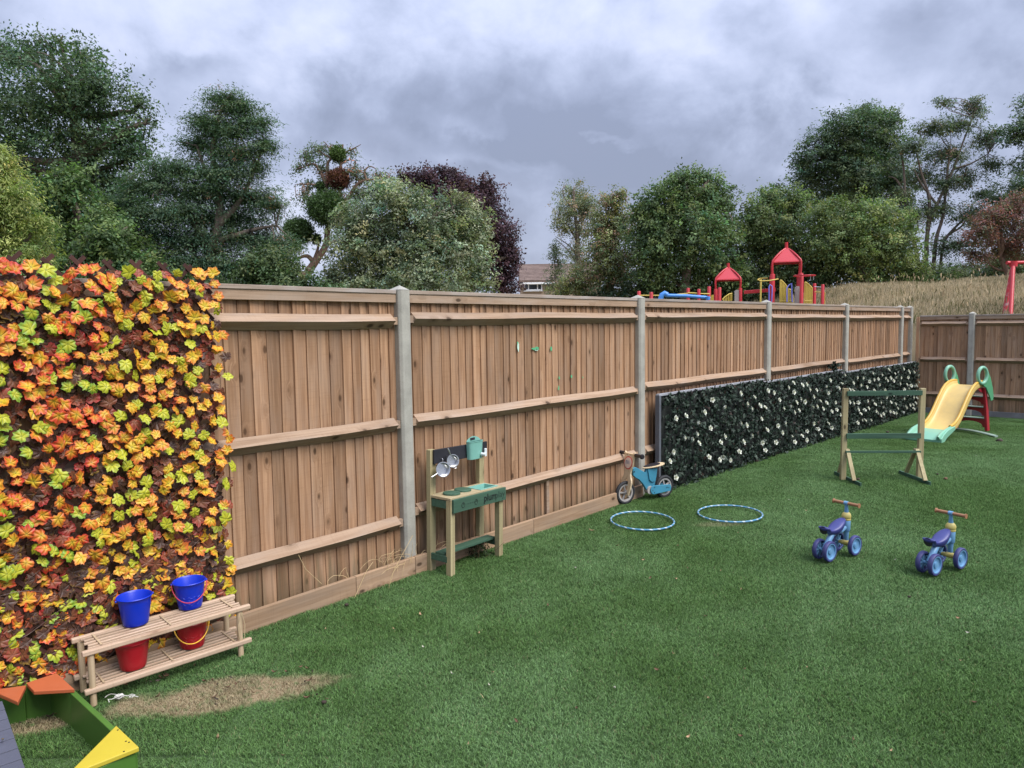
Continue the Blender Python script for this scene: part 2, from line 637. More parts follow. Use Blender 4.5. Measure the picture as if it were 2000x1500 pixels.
def build_grass():
    rng = np.random.default_rng(5)
    S, N = .5, 12000
    x = rng.uniform(0, S, N) - S / 2
    y = rng.uniform(0, S, N) - S / 2
    h = rng.uniform(.009, .017, N)
    w = rng.uniform(.0009, .0016, N)
    yaw = rng.uniform(0, 2 * math.pi, N)
    la = rng.uniform(0, 2 * math.pi, N)
    lean = rng.uniform(.4, 1.7, N) * h
    dx, dy = np.cos(la) * lean, np.sin(la) * lean
    cx, cy = np.cos(yaw) * w, np.sin(yaw) * w
    z0 = np.full(N, -.004)
    v = np.stack([
        np.stack([x - cx, y - cy, z0], 1), np.stack([x + cx, y + cy, z0], 1),
        np.stack([x + cx * .8 + dx * .4, y + cy * .8 + dy * .4, h * .62], 1),
        np.stack([x - cx * .8 + dx * .4, y - cy * .8 + dy * .4, h * .62], 1),
        np.stack([x + dx, y + dy, h], 1)], 1).reshape(-1, 3)
    faces = []
    for i in range(N):
        o = i * 5
        faces.append((o, o + 1, o + 2, o + 3))
        faces.append((o + 3, o + 2, o + 4))
    tints = []
    base = np.array([(.116, .212, .064), (.096, .184, .052), (.142, .238, .090), (.070, .134, .041), (.21, .20, .10)])
    pk = rng.choice(5, N, p=[.36, .28, .22, .12, .02])
    tc = base[pk] * rng.uniform(.75, 1.3, (N, 1))
    # tile centres as loose points
    pts = []
    for j in range(-2, 34):
        for i in range(-16, 32):
            X, Y = i * .5, j * .5
            if Y < 1.2 or Y > 15 or X > 13:
                continue
            a, b = behind(X, Y)
            if (a < -.36 and abs(a) < 1e8) or b < -.4:
                continue
            if X < -4.6 or (X > 0 and X / Y > 1.25) or (X < 0 and -X / Y > 1.6):
                continue
            pts.append((X, Y, lawn_z(X, Y)))
    allv = v.tolist() + pts
    me = bpy.data.meshes.new('grass')
    me.from_pydata(allv, [], faces)
    me.materials.append(M_turf)
    ta = me.attributes.new('tint', 'FLOAT_COLOR', 'POINT')
    arr = np.ones((len(allv), 4), np.float32)
    arr[:N * 5, :3] = np.repeat(tc, 5, 0)
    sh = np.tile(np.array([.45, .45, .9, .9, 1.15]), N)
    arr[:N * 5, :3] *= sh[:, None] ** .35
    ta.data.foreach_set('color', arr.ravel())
    pa = me.attributes.new('centre', 'FLOAT', 'POINT')
    c = np.zeros(len(allv), np.float32)
    c[N * 5:] = 1
    pa.data.foreach_set('value', c)
    o = put('grass', me)
    tag(o, 'short green artificial grass covering the play garden', 'grass', kind='stuff')
    ng = bpy.data.node_groups.new('lay_turf', 'GeometryNodeTree')
    ng.interface.new_socket('Geometry', in_out='INPUT', socket_type='NodeSocketGeometry')
    ng.interface.new_socket('Geometry', in_out='OUTPUT', socket_type='NodeSocketGeometry')
    N_ = ng.nodes
    L = ng.links
    gi, go = N_.new('NodeGroupInput'), N_.new('NodeGroupOutput')
    na = N_.new('GeometryNodeInputNamedAttribute')
    na.data_type = 'FLOAT'
    na.inputs['Name'].default_value = 'centre'
    cmp_ = N_.new('FunctionNodeCompare')
    cmp_.data_type = 'FLOAT'
    cmp_.operation = 'GREATER_THAN'
    L.new(na.outputs[0], cmp_.inputs[0])
    cmp_.inputs[1].default_value = .5
    sep = N_.new('GeometryNodeSeparateGeometry')
    L.new(gi.outputs[0], sep.inputs[0])
    L.new(cmp_.outputs[0], sep.inputs[1])
    iop = N_.new('GeometryNodeInstanceOnPoints')
    L.new(sep.outputs[0], iop.inputs['Points'])
    L.new(sep.outputs[1], iop.inputs['Instance'])
    ri = N_.new('FunctionNodeRandomValue')
    ri.data_type = 'INT'
    ii = [s for s in ri.inputs if s.type == 'INT' and s.name in ('Min', 'Max')]
    ii[0].default_value, ii[1].default_value = 0, 3
    mu = N_.new('ShaderNodeMath')
    mu.operation = 'MULTIPLY'
    L.new([s for s in ri.outputs if s.type == 'INT'][0], mu.inputs[0])
    mu.inputs[1].default_value = math.pi / 2
    cx_ = N_.new('ShaderNodeCombineXYZ')
    L.new(mu.outputs[0], cx_.inputs[2])
    L.new(cx_.outputs[0], iop.inputs['Rotation'])
    L.new(iop.outputs[0], go.inputs[0])
    md = o.modifiers.new('lay_turf', 'NODES')
    md.node_group = ng


build_grass()

# the land beyond the fences
def crest_px(px):
    xs = [-400, 1000, 1240, 1460, 1620, 1760, 2000, 2600]
    ys = [0, 0, 15, 44, 58, 66, 72, 76]
    return float(np.interp(px, xs, ys))


def land_z(x, y):
    if y < 6:
        return -.35
    px = 1000 + F_PX * x / max(y, 1)
    rr = math.hypot(x, y)
    k = sstep(1450, 1800, px)
    r0, r1 = 25 + (16.2 - 25) * k, 37 + (30 - 37) * k
    if px < 900:
        return -.35
    top = CAM_H + crest_px(px) * (r1 / math.hypot(1, (px - 1000) / F_PX)) / F_PX
    base = .4 + k * 1.25
    base = base * sstep(900, 1300, px) - .35 * (1 - sstep(900, 1300, px))
    top = top * sstep(900, 1300, px) - .35 * (1 - sstep(900, 1300, px))
    t = (rr - r0) / (r1 - r0)
    b0 = base if rr > r0 else base
    v = b0 + (top - b0) * (sstep(0, 1, t) * .55 + min(1, max(0, t)) * .45)
    if rr < r0 and k < 1:
        v = base
    bump = .10 * math.sin(x * .9 + 1.3) * math.sin(y * .7) + .05 * math.sin(x * 2.3) * math.cos(y * 1.9)
    return v + bump * sstep(0, .4, t)


def make_land_mat():
    m, T, bs, out = new_mat('dry_meadow_soil')
    pos = T.n('ShaderNodeNewGeometry').outputs['Position']
    n = T.noise(pos, 1.2, 5, .65)
    n2 = T.noise(pos, 14, 4, .7)
    c = T.mix(T.ramp(n, .35, .65), (.24, .19, .11), (.18, .155, .08))
    c = T.mix(T.math('MULTIPLY', T.ramp(n2, .4, .7), .6), c, (.24, .19, .10))
    link(T, c, bs.inputs['Base Color'])
    bs.inputs['Roughness'].default_value = .95
    return m


M_land = make_land_mat()


def outside(x, y):
    a, b = behind(x, y)
    if abs(a) > 1e8:
        a = 1e3
    return max(-a, -b)


def build_land():
    mb = MB()
    # polar sheet about the garden, fine near the bank and reaching the horizon
    angs = np.radians(np.linspace(-75, 75, 121))
    rads = [15.0, 15.3, 15.6, 15.9, 16.2, 16.5, 16.8, 17.1, 17.5, 18, 19, 20, 21, 22, 23, 24, 25, 26, 27, 28, 29, 30, 31, 32, 33, 34, 35, 36, 37, 38, 40, 44, 50, 60, 80, 120, 200, 400, 900]
    for r in rads:
        for a in angs:
            x, y = r * math.sin(a), r * math.cos(a)
            z = land_z(x, y)
            dl = outside(x, y)
            z = -.6 + (z + .6) * sstep(.25, 1.1, dl)
            if r > 44:
                z = z * max(.0, 1 - (r - 44) / 150) - .35 * min(1, (r - 44) / 150)
            mb.v.append((x, y, z))
    n = len(angs)
    for j in range(len(rads) - 1):
        for i in range(n - 1):
            mb.f.append((j * n + i, j * n + i + 1, (j + 1) * n + i + 1, (j + 1) * n + i))
    mb.m = [0] * len(mb.f)
    tag(mb.build('hill', M_land, smooth=80), 'dry grassy bank rising behind the fences', kind='structure')
    g = MB()
    S = 900
    g.add([(-S, -S, -.42), (S, -S, -.42), (S, S, -.42), (-S, S, -.42)], [(0, 1, 2, 3)])
    tag(g.build('ground', M_land), 'open ground around the garden', kind='structure')


build_land()

M_dry = foliage('dry_grass_blades', (1, 1, 1), trans=.25, rough=.7, tc=(1, 1, 1))


def build_dry_grass():
    rng = np.random.default_rng(11)
    P_, tn = [], []
    cnt = 0
    V, C = [], []
    while cnt < 60000:
        px = rng.uniform(1430, 2300)
        r = rng.uniform(14.8, 39)
        ax = math.atan((px - 1000) / F_PX)
        x, y = r * math.sin(ax), r * math.cos(ax)
        a, b = behind(x, y)
        if outside(x, y) < .9 or (px < 1640 and r < 24):
            continue
        z = land_z(x, y)
        patch = .5 + .5 * math.sin(x * .8 + 2 * math.sin(y * .5)) * math.sin(y * .9 + 1.2 * math.sin(x * .6))
        tall = rng.random() < .008
        green = rng.random() < (.16 + .25 * (patch < .35) + (.22 if r < 18 else 0))
        for q in range(1 if tall else 2):
            h = rng.uniform(.30, .5) if tall else rng.uniform(.08, .22)
            w = .0035 if tall else rng.uniform(.005, .010)
            an = rng.uniform(0, 6.28)
            lx, ly = rng.normal(0, .22) * h, rng.normal(0, .22) * h
            ox, oy = rng.normal(0, .05), rng.normal(0, .05)
            cx, cy = math.cos(an) * w, math.sin(an) * w
            bx, by = x + ox, y + oy
            V += [(bx - cx, by - cy, z - .02), (bx + cx, by + cy, z - .02), (bx + lx + cx * .3, by + ly + cy * .3, z + h), (bx + lx - cx * .3, by + ly - cy * .3, z + h)]
            if green:
                c = (.12, .125, .045)
            else:
                c = (.50, .41, .26) if rng.random() < .65 else (.36, .285, .165)
            f = rng.uniform(.7, 1.25) * (.85 + .3 * patch)
            C += [(c[0] * f, c[1] * f, c[2] * f, 1)] * 4
            if tall:   # seed head
                V += [(bx + lx * .8 - .009, by + ly * .8, z + h * .82), (bx + lx * .8 + .009, by + ly * .8, z + h * .82), (bx + lx + .014, by + ly, z + h * 1.04), (bx + lx - .014, by + ly, z + h * 1.04)]
                C += [(c[0] * f * .9, c[1] * f * .85, c[2] * f * .8, 1)] * 4
        cnt += 1
    leafmesh_obj('dry_grass', np.array(V), np.array(C), M_dry, None,
                 'long straw coloured meadow grass on the bank behind the fence', 'dry grass', 'stuff')


def leafmesh_obj(name, V, C, mat, parent, label=None, cat=None, kind=None, smooth=False):
    n = len(V) // 4
    me = bpy.data.meshes.new(name)
    me.vertices.add(len(V))
    me.vertices.foreach_set('co', np.ascontiguousarray(V, dtype=np.float32).ravel())
    me.loops.add(len(V))
    me.loops.foreach_set('vertex_index', np.arange(len(V), dtype=np.int32))
    me.polygons.add(n)
    me.polygons.foreach_set('loop_start', np.arange(0, len(V), 4, dtype=np.int32))
    me.update(calc_edges=True)
    me.materials.append(mat)
    ta = me.attributes.new('tint', 'FLOAT_COLOR', 'POINT')
    C = np.asarray(C, dtype=np.float32)
    if C.shape[1] == 3:
        C = np.concatenate([C, np.ones((len(C), 1), np.float32)], 1)
    ta.data.foreach_set('color', np.ascontiguousarray(C).ravel())
    o = put(name, me, parent)
    return tag(o, label, cat, None, kind)


build_dry_grass()

# ---------------------------------------------------------------- fences
RAILS = {0: (.385, 1.075, 1.785), 1: (.385, 1.075, 1.785), 2: (.430, 1.075, 1.80), 3: (.44, 1.10, 1.81), 4: (.42, 1.09, 1.80), 5: (.40, 1.07, 1.79), 6: (.40, 1.07, 1.79)}


def board_meshes(h, tag_):
    out = []
    rnd = random.Random(3)
    for k in range(8):
        w = (.094, .108, .100, .088, .103, .112, .097, .090)[k]
        mb = MB()
        n = 5
        ph, am = rnd.uniform(0, 6), rnd.uniform(.0, .0022)
        for j in range(n + 1):
            z = h * j / n
            o = am * math.sin(ph + j * 1.1)
            o2 = am * math.cos(ph + j * .9)
            mb.v += [(0 + o, .016, z), (w + o2, .016, z), (w + o2, .0095, z), (.002 + o, -.0025 - o2 * .7, z)]
        for j in range(n):
            a, b = j * 4, j * 4 + 4
            mb.f += [(a + k_, a + (k_ + 1) % 4, b + (k_ + 1) % 4, b + k_) for k_ in range(4)]
        mb.f += [(3, 2, 1, 0), (n * 4, n * 4 + 1, n * 4 + 2, n * 4 + 3)]
        mb.m = [0] * len(mb.f)
        out.append((w, mb.mesh('board_' + tag_, M_board)))
    return out


def arris_mesh(L, name='rail'):
    """triangular rail with square ends let into the posts; local x along the rail, -y to the boards"""
    mb = MB()
    prof = [(0.0, .048), (-.058, 0.0), (0.0, -.050)]
    n = 6
    for j in range(n + 1):
        x = .035 + (L - .07) * j / n
        s = .004 * math.sin(j * 1.7 + L * 3)
        mb.v += [(x, a, b + s) for a, b in prof]
    for j in range(n):
        a, b = j * 3, j * 3 + 3
        mb.f += [(a + k, a + (k + 1) % 3, b + (k + 1) % 3, b + k) for k in range(3)]
    mb.f += [(2, 1, 0), (n * 3, n * 3 + 1, n * 3 + 2)]
    mb.m = [0] * len(mb.f)
    mb.box((.019, -.018, 0), (.034, .030, .052))
    mb.box((L - .019, -.018, 0), (.034, .030, .052))
    return mb.mesh(name, M_rail)


def post_mesh(h, w=.105, dp=.125):
    mb = MB()
    c = .018
    sec = [(-w / 2, dp), (w / 2, dp), (w / 2, c), (w / 2 - c, 0), (-w / 2 + c, 0), (-w / 2, c)]
    mb.prism(sec, -.3, h - .034)
    n = len(sec)
    o = len(mb.v)
    mb.v += [(x * 1.02, y * 1.01 - .001, h - .034) for x, y in sec] + [(0, dp / 2, h)]
    mb.f += [(o + i, o + (i + 1) % n, o + n) for i in range(n)]
    mb.m += [0] * n
    return mb


def build_left_fence():
    f = empty('wooden_fence', (FP[1].x, FP[1].y, 0), 0,
              'long brown close board fence with concrete posts running away along the left', 'fence')
    rnd = random.Random(8)
    inv = f.matrix_basis.inverted()
    base = Vector((FP[1].x, FP[1].y, 0))
    bms = board_meshes(1.87, 'left')
    for bi, b in enumerate(BAYS):
        t = .02
        t0 = 0 if bi else 1.2
        t = t0 + .02
        while t < b.L - .03:
            w, me = rnd.choice(bms)
            o = put('board', me, f)
            p = b.w(t, -.098 + rnd.uniform(-.003, .003), .085 + rnd.uniform(-.006, .006))
            o.location = p - base
            o.rotation_euler = (0, rnd.uniform(-.005, .005), b.rz)
            t += w - .016
        L = b.L - .105
        for z in RAILS[bi]:
            o = put('rail', arris_mesh(L), f)
            o.location = b.w(.0525, -.092, z) - base
            o.rotation_euler = (0, rnd.uniform(-.003, .003), b.rz)
        m1 = MB().box((L / 2, 0, 0), (L, .016, .058))
        m2 = MB().box((L / 2, 0, 0), (L, .058, .026))
        ztop = 2.0
        o = m1.build('counter_rail', M_rail, f, bevel=.002)
        o.location = b.w(.0525, -.080, ztop - .058) - base
        o.rotation_euler = (0, 0, b.rz)
        o = m2.build('cap_rail', M_cap, f, bevel=.003)
        o.location = b.w(.0525, -.094, ztop - .014) - base
        o.rotation_euler = (0, 0, b.rz)
        if bi <= 2:
            zk = .128
            L2 = b.L if bi < 2 else b.L - .05
            cut = [0, L2 * .83, L2] if bi == 1 else [0, L2 * .43, L2]
            for ca, cb in zip(cut, cut[1:]):
                m4 = MB().box(((ca + cb) / 2, 0, -.05), (cb - ca - .003, .030, .356 - .1))
                o = m4.build('kick_board', M_gravel, f, bevel=.003)
                o.location = b.w(0, -.016, .05) - base
                o.rotation_euler = (0, 0, b.rz)
        if bi == 2:   # short batten under the bottom rail
            o = MB().box((0, 0, 0), (.035, .02, .30)).build('batten', M_rail, f, bevel=.002)
            o.location = b.w(1.54, -.080, .25) - base
            o.rotation_euler = (0, 0, b.rz)
        g = MB().box((L / 2, 0, 0), (L, .045, .30))
        o = g.build('gravel_board', M_conc2, f, bevel=.004)
        o.location = b.w(.0525, -.125, -.07) - base
        o.rotation_euler = (0, 0, b.rz)
    pm = post_mesh(2.035).mesh('post', M_conc, None)
    for i, p in enumerate(FP[1:]):
        b = BAYS[min(i + 1, len(BAYS) - 1)]
        o = put('concrete_post', pm, f, bevel=.004)
        q = Vector((p.x, p.y)) + b.n * -.036
        o.location = Vector((q.x, q.y, 0 if i < 5 else -.005)) - base
        o.rotation_euler = (0, 0, b.rz)
    # splashes of green and white paint on the boards of the second bay
    b = BAYS[2]
    M_sp = plain('green_paint', (.10, .42, .20), rough=.4)
    M_sw = plain('mint_paint', (.55, .75, .62), rough=.4)

    def splash(px, py, w, h, mat, seed):
        rr = random.Random(seed)
        d = ray(px, py)
        # meet the fence boards
        org = Vector((0, 0, CAM_H))
        nn = Vector((b.n.x, b.n.y, 0))
        p0 = b.w(0, -.088, 0)
        t = (p0 - org).dot(nn) / d.dot(nn)
        q = org + d * t
        mb = MB()
        n = 14
        pts = []
        for i in range(n):
            a = 6.283 * i / n
            r = rr.uniform(.55, 1.1)
            pts.append((math.cos(a) * w * r, math.sin(a) * h * r))
        mb.prism(pts, 0, .002, lambda a_, b_, c_: Vector((a_, c_, b_)))
        o = mb.build('paint_splash', mat, f)
        o.location = q - base
        o.rotation_euler = (0, 0, b.rz + math.pi)
    for k, (px, py, w, h, m_) in enumerate(((1012, 677, .012, .045, M_sw), (1011, 671, .010, .02, M_sp), (1046, 681, .05, .018, M_sp), (1048, 683, .03, .010, M_sw),
                                            (1076, 681, .014, .03, M_sp), (1092, 738, .010, .015, M_sp), (1116, 735, .012, .018, M_sp), (1091, 758, .010, .028, M_sp),
                                            (1138, 737, .007, .01, M_sp))):
        splash(px, py, w, h, m_, k)
    return f


build_left_fence()


def build_right_fence():
    c = Vector((CORNER.x, CORNER.y, -.10))
    f = empty('wooden_fence', c, math.atan2(RD.y, RD.x),
              'short brown close board fence closing off the far end behind the slide', 'fence')
    rnd = random.Random(21)
    # local x along the fence to the right, local -y towards the garden
    H = 1.93
    bms = board_meshes(1.80, 'right')
    posts = [0.98, 4.0]
    segs = [(.10, .98 - .0525), (.98 + .0525, 4.0 - .0525)]
    for a, b in segs:
        t = a
        while t < b - .04:
            w, me = rnd.choice(bms)
            o = put('board', me, f)
            o.location = (min(t, b - w), rnd.uniform(-.003, .003), .10 + rnd.uniform(-.006, .006))
            t += w - .016
        L = b - a
        for z in (.39, 1.07, 1.765):
            o = put('rail', arris_mesh(L), f, loc=(a, -.006, z))
        MB().box((0, 0, 0), (L, .016, .06)).build('counter_rail', M_rail, f, bevel=.002, loc=((a + b) / 2, -.018, H - .060))
        MB().box((0, 0, 0), (L, .058, .026)).build('cap_rail', M_cap, f, bevel=.003, loc=((a + b) / 2, -.004, H - .015))
        MB().box((0, 0, 0), (L, .045, .30)).build('gravel_board', M_conc2, f, bevel=.004, loc=((a + b) / 2, -.004, -.04))
    pm = post_mesh(1.985)
    me = pm.mesh('post', M_conc, None)
    for t in posts:
        put('concrete_post', me, f, bevel=.004, loc=(t, -.062, 0))
    MB().box((0, 0, 0), (.05, .05, 1.9)).build('end_stile', M_board, f, bevel=.003, loc=(.07, -.035, .95))


build_right_fence()

# ---------------------------------------------------------------- autumn leaf trellis
def leaf_mat(name, inner, mid, outer, vein, trans=.15):
    m, T, bs, out = new_mat(name)
    a = T.n('ShaderNodeAttribute', attribute_name='leaf').outputs['Color']
    s = T.n('ShaderNodeSeparateColor', {0: a})
    rad, vn, side = s.outputs[0], s.outputs[1], s.outputs[2]
    oi = T.n('ShaderNodeObjectInfo').outputs['Random']
    tc = T.n('ShaderNodeTexCoord').outputs['Object']
    n = T.noise(T.vmath('SCALE', T.vmath('ADD', tc, T.n('ShaderNodeCombineXYZ', {0: oi, 1: oi, 2: oi}).outputs[0]), scale=1.0), 26, 3, .6)
    shift = T.math('ADD', T.math('MULTIPLY', T.math('SUBTRACT', n, .5), .9), T.math('MULTIPLY', T.math('SUBTRACT', oi, .5), .45))
    r = T.math('ADD', rad, shift)
    c = T.mix(T.ramp(r, .15, .62), inner, mid)
    c = T.mix(T.ramp(r, .58, 1.0), c, outer)
    c = T.mix(T.math('MULTIPLY', T.ramp(vn, .50, .92), .75), c, vein)
    link(T, c, bs.inputs['Base Color'])
    bs.inputs['Roughness'].default_value = .45
    bs.inputs['Specular IOR Level'].default_value = .4
    h = T.n('ShaderNodeBump', {'Height': T.math('SUBTRACT', 1.0, vn), 'Strength': .5, 'Distance': .003})
    link(T, h.outputs[0], bs.inputs['Normal'])
    tr = T.n('ShaderNodeBsdfTranslucent', {'Color': c})
    mx = T.n('ShaderNodeMixShader', {0: trans, 1: bs.outputs[0], 2: tr.outputs[0]})
    T.nt.links.new(mx.outputs[0], out.inputs[0])
    return m


LEAF_MATS = [
    leaf_mat('leaf_yellow_orange', (.66, .47, .03), (.68, .30, .025), (.62, .075, .025), (.10, .10, .02)),
    leaf_mat('leaf_orange_red', (.62, .37, .03), (.62, .17, .025), (.52, .04, .02), (.12, .08, .02)),
    leaf_mat('leaf_lime', (.52, .50, .03), (.42, .44, .03), (.20, .33, .03), (.06, .12, .02)),
    leaf_mat('leaf_red', (.28, .085, .04), (.30, .052, .032), (.40, .032, .03), (.13, .04, .02)),
    leaf_mat('leaf_brown', (.070, .034, .024), (.105, .046, .028), (.27, .16, .035), (.17, .11, .075)),
    leaf_mat('leaf_rust', (.22, .08, .035), (.18, .048, .024), (.28, .065, .028), (.10, .04, .02)),
]


def maple_mesh(mat, seed, size=.0415):
    rnd = random.Random(seed)
    # lobes: angle, length, half width angle
    lobes = [(90, 1.0), (38, .95), (142, .95), (-20, .78), (200, .78)]
    dirs = []
    for a, l in sorted(lobes):
        l *= rnd.uniform(.9, 1.08)
        for da, f, v in ((-19, .83, 0), (-9, .88, .12), (0, 1.02, 1), (9, .88, .12), (19, .83, 0)):
            dirs.append((a + da + rnd.uniform(-2, 2) * (v < 1), l * f * rnd.uniform(.94, 1.06), v))
        dirs.append((a + 27, .68 * rnd.uniform(.9, 1.1), 0))
    dirs = [(270 - 22, .42, 0)][:0] + dirs
    dirs.append((246, .56, 0))
    dirs.append((262, .34, 0))
    dirs.append((-82, .34, .0))
    dirs.append((-62, .56, 0))
    dirs.sort(key=lambda d: ((d[0] + 85) % 360))
    n = len(dirs)
    cup = rnd.uniform(-.35, .15)
    fold = rnd.uniform(0.05, .30)
    vs, cols = [(0, 0, 0)], [(0, .9, 0)]
    for fr in (.48, 1.0):
        for a, l, v in dirs:
            th = R(a)
            x, y = math.cos(th) * l * fr, math.sin(th) * l * fr
            z = cup * (x * x + y * y) + fold * abs(x) * .4 + (.085 * (1 - v) if fr < 1 else .03 * (1 - v)) + rnd.uniform(-.02, .02)
            vs.append((x, y, z))
            cols.append((fr * (.75 + .25 * l), v if fr < 1 else v * .75, 0))
    fs = []
    for i in range(n):
        j = (i + 1) % n
        fs.append((0, 1 + i, 1 + j))
        fs.append((1 + i, 1 + n + i, 1 + n + j, 1 + j))
    me = bpy.data.meshes.new('leaf')
    me.from_pydata([(x * size, y * size, z * size) for x, y, z in vs], [], fs)
    me.materials.append(mat)
    at_ = me.attributes.new('leaf', 'FLOAT_COLOR', 'POINT')
    at_.data.foreach_set('color', [c for q in cols for c in (*q, 1)])
    me.shade_smooth()
    return me


LEAF_ME = [[maple_mesh(m, 10 * i + k) for k in range(4)] for i, m in enumerate(LEAF_MATS)]
M_slat = wood('trellis_willow', (.085, .034, .026), (.055, .022, .017), (.02, .01, .008), axis='X', ring=60, knots=0, tint=.2, rough=.6)
M_twig = plain('brown_plastic_twig', (.10, .05, .035), rough=.5)


def build_leaf_trellis():
    b = BAYS[1]
    TR = b.L - 1.385          # right edge, measured along the bay
    W, Ht = 1.75, 1.90
    o0 = b.w(TR - W, -.020, .125)
    t = empty('leaf_trellis', o0, b.rz, 'brown lattice covered in artificial red, orange and yellow autumn maple leaves', 'leaf screen')
    rnd = random.Random(4)
    # lattice
    stp = .128
    for sgn in (1, -1):
        k = -Ht
        while k < W + Ht:
            Hs = Ht + .055
            x0, z0, x1, z1 = (k, 0.0, k + Hs * .95, Hs) if sgn > 0 else (k, Hs, k + Hs * .95, 0.0)
            k += stp * 1.02
            pts = []
            sl = (z1 - z0) / (x1 - x0)
            xa, xb = max(x0, 0), min(x1, W)
            if xb - xa < .08:
                continue
            za, zb = z0 + sl * (xa - x0), z0 + sl * (xb - x0)
            yy = -.0035 if sgn > 0 else .0035
            ext = rnd.uniform(0, .035)
            v = Vector((xb - xa, 0, zb - za)).normalized() * ext
            A, B = Vector((xa, -yy, za)) - v, Vector((xb, -yy, zb)) + v
            L = (B - A).length
            o = MB().box((0, 0, 0), (L, .006, .019)).build('lattice_slat', M_slat, t)
            o.location = (A + B) / 2
            o.rotation_euler = (0, -math.atan2(B.z - A.z, B.x - A.x), 0)
    # leaves
    spots = []
    gx, gz = .0485, .050
    nz = int((Ht + .02) / gz)
    for j in range(nz + 1):
        for i in range(int(W / gx) + 1):
            x = i * gx + (gx / 2 if j % 2 else 0) + rnd.gauss(0, .015)
            z = j * gz + rnd.gauss(0, .015)
            if rnd.random() < .06:
                continue
            spots.append((x, z))
    spots = [(x + (rnd.uniform(0, .03) if x > W - .04 else 0), z) for x, z in spots]
    n_leaf = 0
    scored = []
    for x, z in spots:
        w = b.w(TR - W + x, .0, z + .125)
        v = w - Vector((0, 0, CAM_H))
        dd = v.dot(FWD)
        px = 1000 + F_PX * v.dot(RIGHT) / dd
        py = 750 - F_PX * v.dot(UP) / dd
        vis = -8 < px < 2008
        scored.append((0 if vis else 1, dd if vis else -px, x, z))
    scored.sort()
    extra = MB()
    tw = MB()
    stuff_v, stuff_f, stuff_c, stuff_m = [], [], [], []
    for k, (u1, u2, x, z) in enumerate(scored):
        kind = rnd.choices(range(6), (34, 17, 22, 11, 7, 9))[0]
        me = rnd.choice(LEAF_ME[kind])
        front = kind < 3
        y = (-rnd.uniform(.035, .062) if front else -rnd.uniform(.010, .034)) * (1 if z > .55 else .2)
        # leaf local +z is its face, local +y its tip
        roll = rnd.gauss(math.pi * .98 if rnd.random() < .35 else .25, .8) if not front else rnd.gauss(.1, .75)
        if rnd.random() < .35:
            roll += math.pi
        tx, tz = rnd.gauss(.28, .28), rnd.gauss(0, .38)
        rot = Matrix.Rotation(tz, 4, 'Z') @ Matrix.Rotation(math.pi / 2 - tx, 4, 'X') @ Matrix.Rotation(roll, 4, 'Z')
        s = rnd.uniform(.80, 1.18)
        M = Matrix.Translation((x, y, z)) @ rot @ Matrix.Diagonal((s * rnd.uniform(.78, 1.08), s, s * rnd.uniform(.7, 1.9), 1))
        if k < 300:
            o = put('leaf', me, t)
            o.matrix_basis = M
        else:
            o_ = len(stuff_v)
            stuff_v += [tuple(M @ v.co) for v in me.vertices]
            stuff_f += [tuple(i + o_ for i in p.vertices) for p in me.polygons]
            stuff_m += [kind] * len(me.polygons)
            stuff_c += [tuple(c.color) for c in me.attributes['leaf'].data]
        if rnd.random() < .5:
            p0 = Vector((x, y + .01, z))
            p1 = p0 + Vector((rnd.gauss(0, .03), rnd.uniform(-.01, .02), rnd.gauss(0, .03)))
            tw.tube([p0, (p0 + p1) / 2 + Vector((0, 0, .008)), p1], .0012, 4, cap=False)
    for k in range(1100):     # darker leaves lying flat behind the bright ones
        kind = rnd.choices((4, 5, 3), (7, 2, 1))[0]
        me = rnd.choice(LEAF_ME[kind])
        x, z, y = rnd.uniform(0, W), rnd.uniform(0, Ht - .02), -rnd.uniform(.006, .016)
        M = (Matrix.Translation((x, y, z)) @ Matrix.Rotation(rnd.gauss(0, .2), 4, 'Z') @ Matrix.Rotation(math.pi / 2 - rnd.gauss(.05, .15), 4, 'X')
             @ Matrix.Rotation(rnd.uniform(0, 6.28), 4, 'Z') @ Matrix.Scale(rnd.uniform(.8, 1.1), 4))
        o_ = len(stuff_v)
        stuff_v += [tuple(M @ v.co) for v in me.vertices]
        stuff_f += [tuple(i + o_ for i in p.vertices) for p in me.polygons]
        stuff_m += [kind] * len(me.polygons)
        stuff_c += [tuple(c.color) for c in me.attributes['leaf'].data]
    me = bpy.data.meshes.new('leaves')
    me.from_pydata(stuff_v, [], stuff_f)
    for m in LEAF_MATS:
        me.materials.append(m)
    me.polygons.foreach_set('material_index', stuff_m)
    aa = me.attributes.new('leaf', 'FLOAT_COLOR', 'POINT')
    # vary hue per leaf through the radius channel since these share one object
    aa.data.foreach_set('color', [c for q in stuff_c for c in q])
    me.shade_smooth()
    o = put('leaves', me, t)
    o['kind'] = 'stuff'
    # thin brown vines wandering across
    for k in range(34):
        x, z = rnd.uniform(0, W), rnd.uniform(0, Ht)
        a = rnd.uniform(.3, 1.2) * rnd.choice((1, -1))
        pts = []
        for i in range(12):
            pts.append((x, -.014 - .01 * math.sin(i * .9 + k), z))
            x += math.cos(a) * .05
            z += math.sin(a) * .05
            a += rnd.gauss(0, .3)
            if not (0 < x < W and 0 < z < Ht):
                break
        if len(pts) > 2:
            tw.tube(pts, .0016, 5, cap=False)
    tw.build('vine', M_twig, t)['kind'] = 'stuff'
    return t


build_leaf_trellis()

